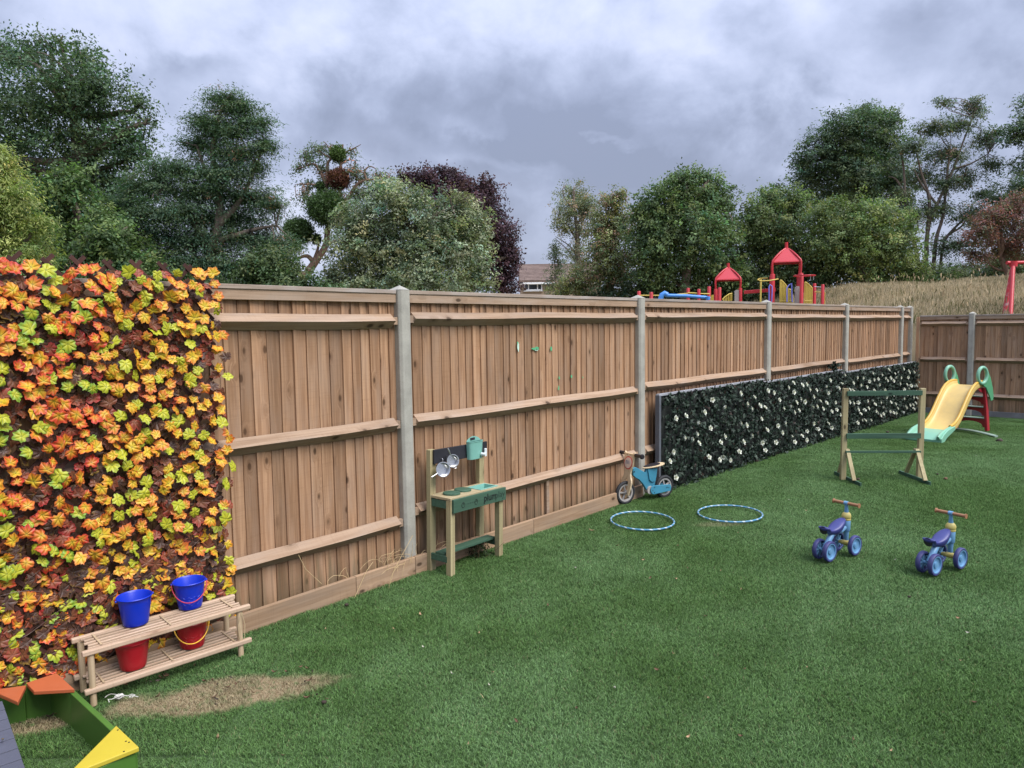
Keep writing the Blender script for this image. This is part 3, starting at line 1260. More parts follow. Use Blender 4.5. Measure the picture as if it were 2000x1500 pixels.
# ---------------------------------------------------------------- artificial rose hedge screens
M_ivy = []
for k, c in enumerate(((.017, .032, .020), (.028, .046, .032), (.009, .016, .011), (.058, .080, .060), (.026, .015, .010))):
    M_ivy.append(plain('dark_plastic_leaf_%s' % 'abcde'[k], c, rough=.55, var=.25, scale=60, spec=.22))
M_rose = plain('cream_petal', (.74, .76, .66), rough=.55, var=.05, scale=60)
M_rose2 = plain('cream_petal_heart', (.60, .60, .36), rough=.55, var=.08, scale=60)
M_screen_end = plain('dark_composite', (.11, .12, .14), rough=.7, var=.12, scale=20, dirt=.3)
M_screen = plain('grey_composite', (.30, .31, .34), rough=.7, var=.12, scale=20, dirt=.3)
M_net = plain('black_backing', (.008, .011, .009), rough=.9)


def ivy_mesh(mat, seed):
    rnd = random.Random(seed)
    s = rnd.uniform(.028, .040)
    out = [(0, 0), (.55, -.12), (.62, .32), (.30, .50), (0, 1.15), (-.30, .50), (-.62, .32), (-.55, -.12)]
    vs = [(0, .3, 0)] + [(x, y, .22 * abs(x) - .25 * y * y + rnd.uniform(-.05, .05)) for x, y in out]
    fs = [(0, i + 1, (i + 1) % 8 + 1) for i in range(8)]
    me = bpy.data.meshes.new('ivy')
    me.from_pydata([(x * s, y * s, z * s) for x, y, z in vs], [], fs)
    me.materials.append(mat)
    return me


IVY = [ivy_mesh(m, 5 + i * 3 + k) for i, m in enumerate(M_ivy) for k in range(3)]
IVYW = [3, 3, 3, 3, 3, 3, 2, 2, 2, 1.6, 1.6, 1.6, .5, .5, .5]


def rose_mesh(seed):
    rnd = random.Random(seed)
    mb = MB()
    for ring, (n, r, h, tilt) in enumerate(((5, .026, .006, .9), (5, .019, .013, .55), (4, .011, .018, .25))):
        mb.cur = 0 if ring < 2 else 1
        for k in range(n):
            a = 6.283 * k / n + ring * .5 + rnd.uniform(-.2, .2)
            w = .9 if ring < 2 else .8
            pts = []
            for (u, v) in ((-.8, 0), (-1, .6), (-.5, 1.0), (0, 1.1), (.5, 1.0), (1, .6), (.8, 0)):
                rr = r * (.35 + .65 * v * math.sin(tilt + .4)) + rnd.uniform(-.001, .001)
                zz = h * .3 + .020 * v * math.cos(tilt)
                aa = a + u * w * .62
                pts.append((math.cos(aa) * rr, math.sin(aa) * rr, zz))
            o = len(mb.v)
            mb.v += pts + [(0, 0, h * .2)]
            mb.f += [(o + i, o + i + 1, o + 7) for i in range(6)]
            mb.m += [mb.cur] * 6
    return mb.mesh('rose', [M_rose, M_rose2], 60)


ROSES = [rose_mesh(k) for k in range(4)]


def fence_at(px):
    """bay index and offset where the fence line crosses photo column px"""
    for i, b in enumerate(BAYS):
        for t in np.arange(0, b.L, .01):
            p = b.a + b.d * t
            if p.y > .5:
                v = Vector((p.x, p.y, .5)) - Vector((0, 0, CAM_H))
                if 1000 + F_PX * v.dot(RIGHT) / v.dot(FWD) >= px:
                    return i, t
    return len(BAYS) - 1, BAYS[-1].L


def along(i, t):
    return sum(b.L for b in BAYS[:i]) + t


def path_at(s):
    for i, b in enumerate(BAYS):
        if s <= b.L or i == len(BAYS) - 1:
            return b, s
        s -= b.L


S0, S1, S2, S3, S4 = along(*fence_at(1281)), along(*fence_at(1487)), along(*fence_at(1640)), along(*fence_at(1722)), along(*fence_at(1790)) - .05
HEDGES = [(S0, S1, 300, 'first artificial ivy screen with few white roses, directly behind the blue and wooden bike', 36),
          (S1, S2, 240, 'artificial ivy screen with many white roses just left of the wooden hurdle', 50),
          (S2, S3, 170, 'artificial ivy screen with white roses seen through the bars of the wooden hurdle', 42),
          (S3, S4, 170, 'artificial ivy screen with white roses in the far corner left of the slide', 46)]


def build_hedge(sa, sb, nleaf, label, nrose, seed):
    rnd = random.Random(seed)
    b, t = path_at((sa + sb) / 2)
    L = sb - sa
    c0 = b.w(t, .0, 0)
    zg = lawn_z(c0.x, c0.y)
    root = empty('rose_hedge_screen', Vector((c0.x, c0.y, zg)), b.rz, label, 'hedge screen', 'artificial rose hedge screens along the fence')
    x0 = -L / 2
    hgt = 1.02
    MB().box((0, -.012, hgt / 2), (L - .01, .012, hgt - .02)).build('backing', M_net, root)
    fr = MB()
    MB().box((0, -.012, hgt - .018 + .012), (L - .004, .040, .022)).build('top_strip', M_screen, root, bevel=.002)
    if seed == 1:
        MB().box((x0 + .018, -.010, hgt / 2), (.036, .05, hgt - .02)).build('end_board', M_screen_end, root, bevel=.002)
    n = int(L * hgt * 1050)
    vs, fs, ms = [], [], []
    placed = 0
    mats = M_ivy
    items = []
    for k in range(n):
        x = rnd.uniform(x0 + (.05 if seed == 1 else 0), -x0)
        z = rnd.uniform(.0, hgt + .01)
        items.append((x, z))
    items.sort(key=lambda q: q[0])
    step = max(1, n // nleaf) if seed > 1 else 2
    for k, (x, z) in enumerate(items):
        me = rnd.choices(IVY, IVYW)[0]
        dep = rnd.random() ** .6
        y = -(.012 + .085 * dep) + .0
        y = -y
        tx, tz, ro = rnd.gauss(.15, .5), rnd.gauss(0, .6), rnd.gauss(math.pi, 1.0)
        rot = Matrix.Rotation(tz, 4, 'Z') @ Matrix.Rotation(math.pi / 2 - tx, 4, 'X') @ Matrix.Rotation(ro, 4, 'Z')
        # faces point to -y in local space, the garden side: local -y is +n
        M = Matrix.Translation((x, -y, z)) @ rot @ Matrix.Scale(rnd.uniform(.75, 1.25), 4)
        if placed < nleaf and k % step == 0 and dep > .5:
            o = put('ivy_leaf', me, root)
            o.matrix_basis = M
            placed += 1
        else:
            o_ = len(vs)
            vs += [tuple(M @ v.co) for v in me.vertices]
            fs += [tuple(i + o_ for i in p.vertices) for p in me.polygons]
            ms += [mats.index(me.materials[0])] * len(me.polygons)
    me = bpy.data.meshes.new('ivy_leaves')
    me.from_pydata(vs, [], fs)
    for m in mats:
        me.materials.append(m)
    me.polygons.foreach_set('material_index', ms)
    put('ivy_leaves', me, root)['kind'] = 'stuff'
    # roses, spread without touching
    done = []
    tries = 0
    while len(done) < nrose and tries < 4000:
        tries += 1
        x, z = rnd.uniform(x0 + .08, -x0 - .04), rnd.uniform(.10, hgt - .06)
        if all((x - a) ** 2 + (z - c) ** 2 > .0125 for a, c in done):
            done.append((x, z))
    for x, z in done:
        o = put('rose', rnd.choice(ROSES), root)
        M = Matrix.Translation((x, -.09 - rnd.uniform(0, .02), z)) @ Matrix.Rotation(rnd.gauss(0, .35), 4, 'Z') @ Matrix.Rotation(math.pi / 2 - rnd.gauss(.25, .3), 4, 'X')
        o.matrix_basis = M @ Matrix.Scale(rnd.uniform(1.1, 1.4), 4)


for k, h in enumerate(HEDGES):
    build_hedge(*h, k + 1)
# ---------------------------------------------------------------- trees
M_bark = wood('bark', (.20, .16, .13), (.12, .095, .08), (.05, .04, .035), axis='Z', ring=12, knots=.3, tint=.15, rough=.9, knot_scale=(1.5, .6), bump=.6)
M_bark_red = wood('reddish_bark', (.26, .17, .12), (.17, .11, .08), (.07, .05, .04), axis='Z', ring=12, knots=.3, tint=.1, rough=.9, knot_scale=(1.5, .6), bump=.6)
M_leafm = foliage('tree_leaves', (1, 1, 1), trans=.34, rough=.6, spec=.25)


def tree(label, Y, base, blobs, n_clump, per, col_, leaf=(.13, .07), clump_r=.28, flat=.75, droop=.15, seed=0, name='tree',
         cat='tree', dr=.85, shell=.62, hue=.12, limbs=None, trunk_r=.18, twig=3, bark=None, group=None, up=.5, dark=.35, tip=None, zflat=1.0, thin=0.0, topz=None):
    """blobs: (px, py, rx, ry[, dY]) lobes of the crown in the photo's frame at distance Y"""
    rng = np.random.default_rng(100 + seed)
    per = int(per * 1.5)
    leaf = (leaf[0] * .76, leaf[1] * .76)
    B = []
    for b in blobs:
        dy = b[4] if len(b) > 4 else rng.normal(0, .35) * b[2] / F_PX * Y * dr
        c = at(b[0], b[1], Y + dy)
        sc = (Y + dy) / F_PX
        B.append((c.x, c.y, c.z, b[2] * sc, .5 * (b[2] + b[3]) * sc * dr, b[3] * sc))
    B = np.array(B)
    base_p = at(base[0], base[1], Y)
    gz = land_z(base_p.x, base_p.y) - .2
    root = empty(name, (base_p.x, base_p.y, gz), 0, label, cat, group)
    ro = np.array([base_p.x, base_p.y, gz])
    wts = B[:, 3] * B[:, 5] + .3 * B[:, 3] * B[:, 4]
    wts = wts / wts.sum()
    pick = rng.choice(len(B), n_clump, p=wts)
    d = rng.normal(size=(n_clump, 3))
    d /= np.linalg.norm(d, axis=1)[:, None]
    rad = np.where(rng.random(n_clump) < shell, rng.uniform(.78, 1.08, n_clump), rng.uniform(.15, .85, n_clump))
    # ragged outline: each lobe's radius is modulated
    mod = 1 + .18 * np.sin(d[:, 0] * 6 + pick) * np.cos(d[:, 2] * 7 + pick * 2) + rng.normal(0, .07, n_clump) + (rng.random(n_clump) < .07) * rng.uniform(.05, .28, n_clump)
    cc = B[pick, :3] + d * B[pick, 3:6] * (rad * mod)[:, None]
    outw = d * (1 / B[pick, 3:6])
    outw /= np.linalg.norm(outw, axis=1)[:, None]
    ok = cc[:, 2] > gz + .3
    cc, outw, d, pick = cc[ok], outw[ok], d[ok], pick[ok]
    n_clump = len(cc)
    # clump brightness imitates lit and shaded sprays in the colour; hue varies freely
    cl = np.clip(rng.normal(1, dark * .8, n_clump), .42, 1.9)
    hj = rng.normal(0, hue, n_clump)
    # leaves of a clump lie along a short spray
    ax = outw + rng.normal(0, .55, (n_clump, 3))
    ax[:, 2] -= droop
    ax /= np.linalg.norm(ax, axis=1)[:, None]
    n = n_clump * per
    ci = np.repeat(np.arange(n_clump), per)
    u = rng.uniform(-1, 1, n)
    csz = rng.uniform(.7, 1.3, n_clump)[ci]
    p = cc[ci] + ax[ci] * (u * clump_r * csz)[:, None] + rng.normal(0, 1, (n, 3)) * np.array([1, 1, flat]) * (clump_r * .34 * csz)[:, None]
    p[:, 2] -= droop * (u ** 2) * clump_r
    nr = rng.normal(0, .55, (n, 3)) + outw[ci] * .55 + rng.normal(0, .35, (n_clump, 3))[ci]
    nr[:, 2] += up
    nr /= np.linalg.norm(nr, axis=1)[:, None]
    t = rng.normal(0, 1, (n, 3)) + ax[ci] * 1.2
    t[:, 2] -= droop * 2
    t -= nr * (t * nr).sum(1)[:, None]
    t /= np.linalg.norm(t, axis=1)[:, None]
    b_ = np.cross(nr, t)
    ls = rng.uniform(.7, 1.25, n)
    l, w = (leaf[0] * ls)[:, None], (leaf[1] * ls)[:, None]
    V = np.stack([p - t * l * .5, p + b_ * w * .5 - nr * w * .08, p + t * l * .5, p - b_ * w * .5 - nr * w * .08], 1).reshape(-1, 3)
    c = np.array(col_, float)
    if c.ndim == 1:
        c = c[None]
    which = rng.integers(0, len(c), n_clump)
    base_c = c[which][ci]
    f = cl[ci] * rng.uniform(.78, 1.25, n)
    C = base_c * f[:, None]
    C[:, 0] *= 1 + hj[ci] * 1.3
    C[:, 2] *= 1 - hj[ci]
    if tip is not None:
        m = rng.random(n_clump) < tip[1]
        C[m[ci]] = np.array(tip[0]) * f[m[ci]][:, None]
    C = C * .80 + C.mean(1, keepdims=True) * np.array([.235, .20, .175])
    C = np.clip(C * 2.05, .002, 1)
    leafmesh_obj('crown', V - ro, np.repeat(C, 4, 0), M_leafm, root)
    # woody frame
    mb = MB()
    P0 = Vector(ro)

    def limb(a, b, r0, r1, wob=.12, n=7):
        a, b = Vector(a), Vector(b)
        L = (b - a).length
        pts, rr = [], []
        s1 = Vector(rng.normal(0, 1, 3)) * L * wob
        for i in range(n):
            q = i / (n - 1)
            x = a.lerp(b, q) + s1 * math.sin(q * math.pi) + Vector(rng.normal(0, 1, 3)) * L * .012
            x.z += .10 * L * math.sin(q * math.pi)
            pts.append(x - P0)
            rr.append(r0 + (r1 - r0) * q)
        mb.tube(pts, rr, 6, cap=False)
        return [q + P0 for q in pts]
    ends = []
    if limbs:
        for L in limbs:
            ps = [at(q[0], q[1], Y + (q[2] if len(q) > 2 else 0)) for q in L['p']]
            if L.get('root'):
                ps = [Vector((ps[0].x, ps[0].y, gz))] + ps
            # smooth the polyline
            pts = []
            for i in range(len(ps) - 1):
                for k in range(4):
                    q = k / 4
                    p0 = ps[max(i - 1, 0)]
                    p1, p2 = ps[i], ps[i + 1]
                    p3 = ps[min(i + 2, len(ps) - 1)]
                    pts.append(.5 * ((2 * p1) + (-p0 + p2) * q + (2 * p0 - 5 * p1 + 4 * p2 - p3) * q * q + (-p0 + 3 * p1 - 3 * p2 + p3) * q ** 3))
            pts.append(ps[-1])
            r0, r1 = L['r']
            m = len(pts)
            mb.tube([q - P0 for q in pts], [r0 + (r1 - r0) * (i / (m - 1)) ** .8 for i in range(m)], 8, cap=False)
            ends += pts[m // 4:]
    else:
        top = Vector(B[:, :3].mean(0))
        tr = limb(P0, Vector((top.x, top.y, top.z)), trunk_r, trunk_r * .45, .04, 9)
        ends += tr[3:]
        for k in range(len(B)):
            c_ = Vector(B[k, :3])
            a = min(tr[2:], key=lambda q: (q - c_).length + abs(q.z - c_.z + 1.0))
            e = limb(a, c_, trunk_r * .42, trunk_r * .14)
            ends += e[2:]
    E_ = np.array([tuple(e) for e in ends])
    for k in range(len(B)):
        idx = np.where(pick == k)[0]
        for i in rng.permutation(idx)[:twig]:
            q = cc[i]
            j = np.argmin(((E_ - q) ** 2).sum(1))
            limb(E_[j], q, trunk_r * .13, .012, .1, 6)
    mb.build('trunk', bark or M_bark, root, smooth=80)
    return root


GR = (.062, .098, .040)
tree('tall dense dark green tree at the far left, highest of that group', 24, (90, 640),
     [(60, 200, 110, 100), (150, 160, 85, 75), (20, 330, 110, 120), (150, 290, 110, 100), (235, 255, 58, 75), (215, 350, 85, 80),
      (100, 430, 120, 90), (-70, 250, 110, 150), (262, 300, 40, 50), (100, 100, 30, 38), (160, 110, 25, 32), (118, 82, 16, 24), (20, 110, 45, 40),
      (190, 175, 45, 55), (50, 90, 30, 28), (290, 235, 16, 28), (270, 205, 20, 30), (250, 430, 60, 60)],
     2300, 20, [(.038, .072, .036), (.048, .088, .036), (.030, .058, .030)], leaf=(.155, .075), clump_r=.38, seed=1, trunk_r=.32, shell=.5, twig=4)
tree('mid green bushy tree behind the autumn leaf screen, lower than the tall dark tree', 18, (150, 640),
     [(110, 385, 60, 45), (150, 440, 85, 60), (90, 500, 90, 60), (210, 480, 60, 60), (180, 540, 90, 40), (140, 350, 35, 25), (260, 530, 60, 45)],
     1200, 20, [(.050, .090, .026), (.062, .105, .030), (.036, .066, .024)], leaf=(.13, .07), clump_r=.26, seed=2, droop=.3)
tree('yellowish green drooping tree cut off by the left edge', 11, (-60, 640),
     [(5, 330, 28, 35), (20, 390, 48, 45), (10, 450, 75, 50), (25, 510, 70, 45), (-60, 400, 80, 110), (70, 440, 28, 18), (60, 500, 40, 22), (-30, 300, 40, 40), (70, 545, 35, 20)],
     1100, 26, [(.140, .170, .040), (.110, .145, .036), (.165, .190, .050)], leaf=(.085, .026), clump_r=.20, seed=3, droop=.6, flat=.4, up=.9, trunk_r=.12, dark=.25)
tree('layered feathery dark green tree with bare gaps between its tiers', 20, (412, 640),
     [(440, 195, 45, 18), (470, 212, 40, 15), (400, 235, 38, 17), (500, 240, 36, 15), (445, 255, 66, 19), (518, 285, 26, 18), (388, 282, 42, 19), (460, 300, 56, 20),
      (340, 330, 62, 22), (440, 340, 66, 22), (500, 330, 26, 12), (285, 365, 56, 24), (380, 375, 76, 24), (485, 385, 66, 22), (240, 410, 56, 28), (330, 415, 76, 26),
      (440, 425, 86, 26), (535, 402, 30, 12), (270, 460, 76, 28), (390, 470, 86, 28), (500, 470, 62, 26), (552, 480, 34, 20), (300, 510, 86, 30), (430, 520, 95, 30),
      (520, 530, 50, 30), (350, 550, 105, 28)],
     5200, 24, [(.040, .078, .040), (.034, .066, .038), (.050, .088, .044)], leaf=(.12, .032), clump_r=.32, flat=.24, seed=4, droop=.35, up=1.1,
     shell=.45, trunk_r=.20, dark=.25, tip=((.16, .08, .05), .02),
     limbs=[{'root': 1, 'p': [(410, 560), (412, 500), (425, 440), (430, 380), (415, 300), (428, 230), (440, 195)], 'r': (.20, .03)},
            {'p': [(412, 500), (370, 420), (340, 380), (310, 345)], 'r': (.12, .03)}, {'p': [(425, 440), (470, 390), (510, 300)], 'r': (.12, .03)},
            {'p': [(428, 400), (400, 330), (385, 285)], 'r': (.09, .03)}, {'p': [(430, 470), (490, 450), (540, 440)], 'r': (.10, .02)},
            {'root': 1, 'p': [(400, 560), (380, 500), (350, 470)], 'r': (.16, .04)}])
tree('sparse half bare tree with leaning trunk and balls of mistletoe', 27, (585, 640),
     [(600, 305, 20, 10), (588, 330, 14, 8), (604, 360, 22, 10), (620, 290, 16, 10), (595, 385, 16, 8), (640, 290, 18, 8), (690, 335, 22, 12), (630, 330, 18, 20),
      (710, 350, 20, 10), (700, 380, 22, 16), (650, 380, 22, 18), (745, 345, 22, 12), (690, 300, 14, 6)],
     300, 12, [(.070, .100, .062), (.055, .085, .050)], leaf=(.15, .055), clump_r=.30, seed=5, trunk_r=.10, twig=14, shell=.4, bark=M_bark_red,
     tip=((.20, .08, .05), .06),
     limbs=[{'root': 1, 'p': [(590, 560), (600, 535), (618, 508), (636, 480), (640, 450), (650, 420), (662, 390), (664, 340), (668, 295), (670, 282)], 'r': (.21, .025)},
            {'p': [(652, 415), (680, 385), (698, 360), (716, 352), (735, 350), (755, 346)], 'r': (.10, .02)},
            {'p': [(645, 420), (637, 365), (625, 335), (612, 320), (590, 328)], 'r': (.10, .02)},
            {'p': [(637, 365), (640, 320), (646, 310), (630, 300), (615, 285)], 'r': (.07, .02)},
            {'p': [(716, 352), (712, 335), (722, 325), (735, 330)], 'r': (.05, .015)},
            {'p': [(668, 320), (680, 312), (695, 315)], 'r': (.04, .01)}, {'p': [(615, 515), (600, 500), (580, 505)], 'r': (.12, .04)},
            {'p': [(612, 512), (622, 480), (618, 465)], 'r': (.08, .02)}, {'p': [(640, 362), (600, 360), (578, 360)], 'r': (.05, .01)},
            {'p': [(668, 300), (690, 290), (705, 282)], 'r': (.035, .01)}, {'p': [(646, 300), (640, 285), (632, 276)], 'r': (.03, .01)},
            {'root': 1, 'p': [(585, 565), (590, 545), (600, 530)], 'r': (.13, .10)}])


def ball(label, px, py, r, Y, c, seed, rz=1.0):
    rng = np.random.default_rng(seed)
    o = at(px, py, Y)
    k = r * Y / F_PX
    n = int(500 + 15 * r * r)
    d = rng.normal(size=(n, 3))
    d /= np.linalg.norm(d, axis=1)[:, None]
    rad = k * np.abs(rng.normal(.66, .24, n))
    p = d * rad[:, None] * np.array([1, 1, rz])
    t = rng.normal(0, .8, (n, 3)) + d
    t /= np.linalg.norm(t, axis=1)[:, None]
    nr = rng.normal(0, 1, (n, 3))
    nr -= t * (nr * t).sum(1)[:, None]
    nr /= np.linalg.norm(nr, axis=1)[:, None]
    b = np.cross(t, nr)
    l, w = .14, .035
    V = np.stack([p - t * l / 2, p + b * w / 2, p + t * l / 2, p - b * w / 2], 1).reshape(-1, 3)
    C = 1.7 * np.array(c)[None] * rng.uniform(.5, 1.5, (n, 1))
    ob = leafmesh_obj('mistletoe_ball', V, np.repeat(C, 4, 0), M_leafm, None, label, 'mistletoe')
    ob.location = o
    ob['group'] = 'mistletoe balls in the sparse tree'


MG, MGD = (.055, .085, .026), (.038, .064, .024)
ball('round green mistletoe ball at the top of the sparse tree', 660, 301, 15, 27, MG, 1)
ball('reddish brown mistletoe ball high in the sparse tree', 661, 350, 21, 27, (.085, .036, .026), 2, .9)
ball('small green mistletoe ball left of the reddish brown one', 626, 364, 9, 27, MGD, 3)
ball('largest dark green mistletoe ball, hiding the middle of the leaning trunk', 640, 408, 37, 26.6, MGD, 4, .85)
ball('broad dark green mistletoe clump low on the left of the sparse tree', 583, 452, 28, 27, MGD, 5, .85)
ball('small dark mistletoe clump hanging beside the leaning trunk', 618, 467, 9, 27, MGD, 6)
tree('big rounded purple leaved tree behind the grey green one', 29, (900, 640),
     [(815, 350, 26, 20), (862, 370, 52, 42), (925, 395, 50, 45), (958, 450, 45, 55), (975, 505, 34, 50), (900, 440, 70, 70), (985, 550, 26, 35), (880, 345, 25, 14),
      (1000, 500, 14, 18), (945, 370, 20, 18), (790, 345, 14, 12)],
     1500, 20, [(.040, .020, .030), (.055, .026, .036), (.030, .016, .026)], leaf=(.15, .09), clump_r=.30, seed=6, trunk_r=.3, hue=.05)
tree('broad grey green bushy tree with pale leaf undersides, nearest behind the fence post', 22, (800, 640),
     [(715, 425, 60, 50), (780, 400, 55, 45), (830, 450, 80, 65), (900, 430, 48, 45), (692, 482, 55, 50), (760, 490, 90, 65), (860, 505, 90, 60), (922, 480, 40, 60),
      (655, 548, 32, 36), (935, 545, 32, 35), (745, 370, 36, 22), (885, 395, 26, 18), (720, 550, 90, 40), (840, 555, 90, 35), (905, 392, 18, 14), (682, 432, 24, 18)],
     2300, 20, [(.100, .125, .070), (.080, .105, .056), (.125, .150, .092)], leaf=(.13, .065), clump_r=.25, seed=7, dark=.45, trunk_r=.2, tip=((.17, .19, .13), .06))
tree('tall slender tree with thin pale crown beside the house', 40, (1128, 640),
     [(1120, 380, 34, 26), (1108, 415, 30, 24), (1140, 412, 28, 26), (1100, 445, 20, 14), (1135, 450, 26, 18), (1128, 500, 18, 40), (1150, 400, 18, 20)],
     560, 14, [(.105, .120, .062), (.085, .100, .055)], leaf=(.15, .07), clump_r=.32, seed=8, trunk_r=.16, shell=.6, twig=8, tip=((.18, .12, .07), .08),
     limbs=[{'root': 1, 'p': [(1130, 560), (1128, 500), (1127, 450), (1122, 410), (1120, 370)], 'r': (.26, .04)}, {'p': [(1127, 470), (1112, 445), (1092, 425)], 'r': (.08, .02)},
            {'p': [(1127, 440), (1140, 415), (1150, 395)], 'r': (.08, .02)}, {'p': [(1128, 500), (1112, 480), (1085, 462)], 'r': (.06, .015)},
            {'p': [(1128, 520), (1110, 490), (1083, 465)], 'r': (.05, .015)}, {'p': [(1122, 410), (1105, 390), (1098, 370)], 'r': (.06, .015)}])
tree('small thin leaved tree standing in front of the house roof', 42, (1087, 640),
     [(1086, 500, 18, 20), (1090, 530, 24, 25), (1082, 480, 8, 12), (1092, 560, 28, 20)],
     170, 13, [(.085, .105, .060), (.060, .080, .048)], leaf=(.15, .07), clump_r=.28, seed=9, trunk_r=.08, twig=4)
tree('brownish green mottled tree between the slender tree and rounded green tree', 35, (1180, 640),
     [(1195, 395, 26, 22), (1210, 385, 14, 12), (1180, 440, 36, 34), (1212, 445, 30, 34), (1198, 495, 45, 40), (1165, 535, 50, 35), (1215, 545, 45, 35), (1120, 560, 40, 22), (1170, 480, 25, 25)],
     1150, 16, [(.085, .105, .045), (.075, .085, .045), (.120, .140, .050)], leaf=(.16, .08), clump_r=.30, seed=10, trunk_r=.16, twig=6, tip=((.17, .10, .07), .16), bark=M_bark_red)
tree('rounded mid green tree left of the play towers', 33, (1340, 640),
     [(1340, 372, 58, 36), (1290, 415, 55, 50), (1385, 395, 48, 45), (1340, 460, 90, 60), (1268, 470, 42, 60), (1400, 450, 38, 60), (1300, 535, 70, 40), (1395, 530, 60, 50),
      (1384, 348, 18, 16), (1350, 345, 14, 14), (1318, 350, 16, 12), (1255, 415, 22, 22)],
     2000, 19, [(.058, .094, .034), (.072, .112, .040), (.044, .074, .030)], leaf=(.18, .10), clump_r=.34, seed=11, trunk_r=.28, dark=.4)
tree('dark green tree spreading high behind the yellow green tree', 44, (1690, 640),
     [(1660, 255, 60, 40), (1715, 275, 48, 45), (1620, 300, 58, 40), (1585, 345, 40, 30), (1690, 340, 70, 45), (1640, 380, 70, 30), (1750, 350, 36, 50), (1700, 228, 40, 20),
      (1565, 320, 20, 14), (1740, 235, 18, 16)],
     2300, 18, [(.038, .066, .036), (.048, .080, .040)], leaf=(.24, .09), clump_r=.45, flat=.45, up=.9, seed=12, trunk_r=.3)
tree('open tree with many slender bare limbs showing under thin foliage', 40, (1815, 640),
     [(1905, 215, 24, 20), (1870, 245, 34, 16), (1825, 250, 40, 16), (1780, 290, 34, 18), (1850, 300, 50, 22), (1925, 270, 26, 20), (1800, 345, 45, 20),
      (1885, 350, 45, 20), (1935, 320, 24, 14), (1820, 410, 45, 22), (1900, 420, 40, 26), (1860, 480, 50, 24), (1760, 390, 26, 24), (1920, 380, 26, 14), (1845, 360, 30, 18),
      (1870, 535, 60, 26), (1950, 260, 16, 14), (1840, 200, 20, 12), (1905, 200, 18, 12), (1780, 420, 30, 20), (1930, 450, 30, 20)],
     1450, 17, [(.046, .070, .040), (.056, .082, .046)], leaf=(.21, .07), clump_r=.42, flat=.4, seed=13, up=.9, twig=8, trunk_r=.14, shell=.45, tip=((.16, .10, .07), .03),
     limbs=[{'root': 1, 'p': [(1800, 545), (1778, 440), (1768, 380), (1765, 330), (1760, 300)], 'r': (.14, .04)}, {'root': 1, 'p': [(1808, 545), (1812, 450), (1830, 400), (1862, 330), (1880, 280), (1905, 215)], 'r': (.16, .03)},
            {'root': 1, 'p': [(1822, 545), (1828, 470), (1842, 420), (1850, 340), (1856, 290)], 'r': (.16, .04)}, {'p': [(1812, 450), (1815, 390), (1800, 340), (1790, 300)], 'r': (.13, .03)},
            {'root': 1, 'p': [(1835, 545), (1845, 470), (1880, 440), (1900, 400)], 'r': (.12, .03)}, {'p': [(1842, 470), (1880, 430), (1925, 395)], 'r': (.10, .02)},
            {'p': [(1768, 380), (1750, 350), (1735, 345)], 'r': (.07, .02)}, {'p': [(1830, 400), (1800, 360), (1785, 330)], 'r': (.08, .02)}, {'p': [(1862, 330), (1895, 320), (1930, 300)], 'r': (.08, .02)}])
tree('yellowish green rounded tree behind the tall play tower', 32, (1690, 640),
     [(1660, 420, 60, 38), (1720, 435, 55, 48), (1640, 470, 65, 50), (1745, 495, 55, 60), (1680, 530, 90, 40), (1785, 535, 28, 32), (1605, 425, 30, 28), (1700, 470, 80, 60), (1620, 400, 20, 14)],
     1900, 19, [(.098, .132, .038), (.074, .108, .034), (.060, .088, .030)], leaf=(.15, .08), clump_r=.30, seed=14, trunk_r=.2, dark=.35)
tree('darker olive green tree left of the yellow green one, behind the play towers', 34, (1510, 640),
     [(1520, 395, 48, 34), (1470, 430, 38, 40), (1535, 450, 60, 50), (1480, 485, 60, 50), (1455, 540, 60, 40), (1560, 530, 65, 50), (1555, 400, 30, 26), (1500, 385, 16, 16), (1600, 500, 50, 60)],
     1900, 19, [(.060, .090, .032), (.076, .106, .036), (.046, .072, .028)], leaf=(.17, .09), clump_r=.32, seed=15, trunk_r=.22, dark=.4)
tree('dark green tree reaching in from the right edge, highest there', 38, (2080, 640),
     [(2005, 245, 34, 26), (1978, 268, 26, 14), (2030, 220, 40, 40), (1990, 365, 50, 18), (2010, 395, 50, 22), (1955, 388, 36, 14), (2060, 320, 60, 80), (1995, 338, 18, 8)],
     800, 18, [(.036, .062, .036), (.046, .074, .040)], leaf=(.21, .08), clump_r=.40, flat=.4, seed=16, up=.9, trunk_r=.3)
tree('red brown leaved tree at the right edge above the red swing frame', 31, (1975, 640),
     [(1950, 425, 40, 26), (1985, 405, 38, 26), (1918, 455, 30, 20), (1960, 480, 48, 32), (2010, 450, 45, 50), (1910, 500, 22, 16)],
     640, 17, [(.125, .050, .045), (.095, .045, .038), (.060, .058, .030)], leaf=(.15, .07), clump_r=.30, seed=17, trunk_r=.14, twig=8, bark=M_bark_red, dark=.3)
tree('low dark green undergrowth along the top of the grassy bank', 36, (1900, 640),
     [(1830, 540, 40, 22), (1880, 545, 44, 22), (1930, 538, 40, 26), (1985, 532, 50, 34), (1790, 545, 36, 20), (2040, 530, 50, 40), (1965, 515, 34, 24)],
     900, 16, [(.040, .062, .028), (.055, .078, .030)], leaf=(.16, .08), clump_r=.30, seed=18, name='shrub', cat='shrub', trunk_r=.06)
tree('dark shrub low behind the fence left of the grey green tree', 19, (560, 640),
     [(560, 560, 60, 40), (480, 570, 50, 35), (625, 578, 40, 22), (380, 570, 60, 35), (300, 565, 50, 35), (540, 515, 40, 35), (515, 530, 45, 35)],
     1150, 18, [(.036, .062, .024), (.050, .080, .030)], leaf=(.12, .065), clump_r=.24, seed=19, name='shrub', cat='shrub', trunk_r=.06)
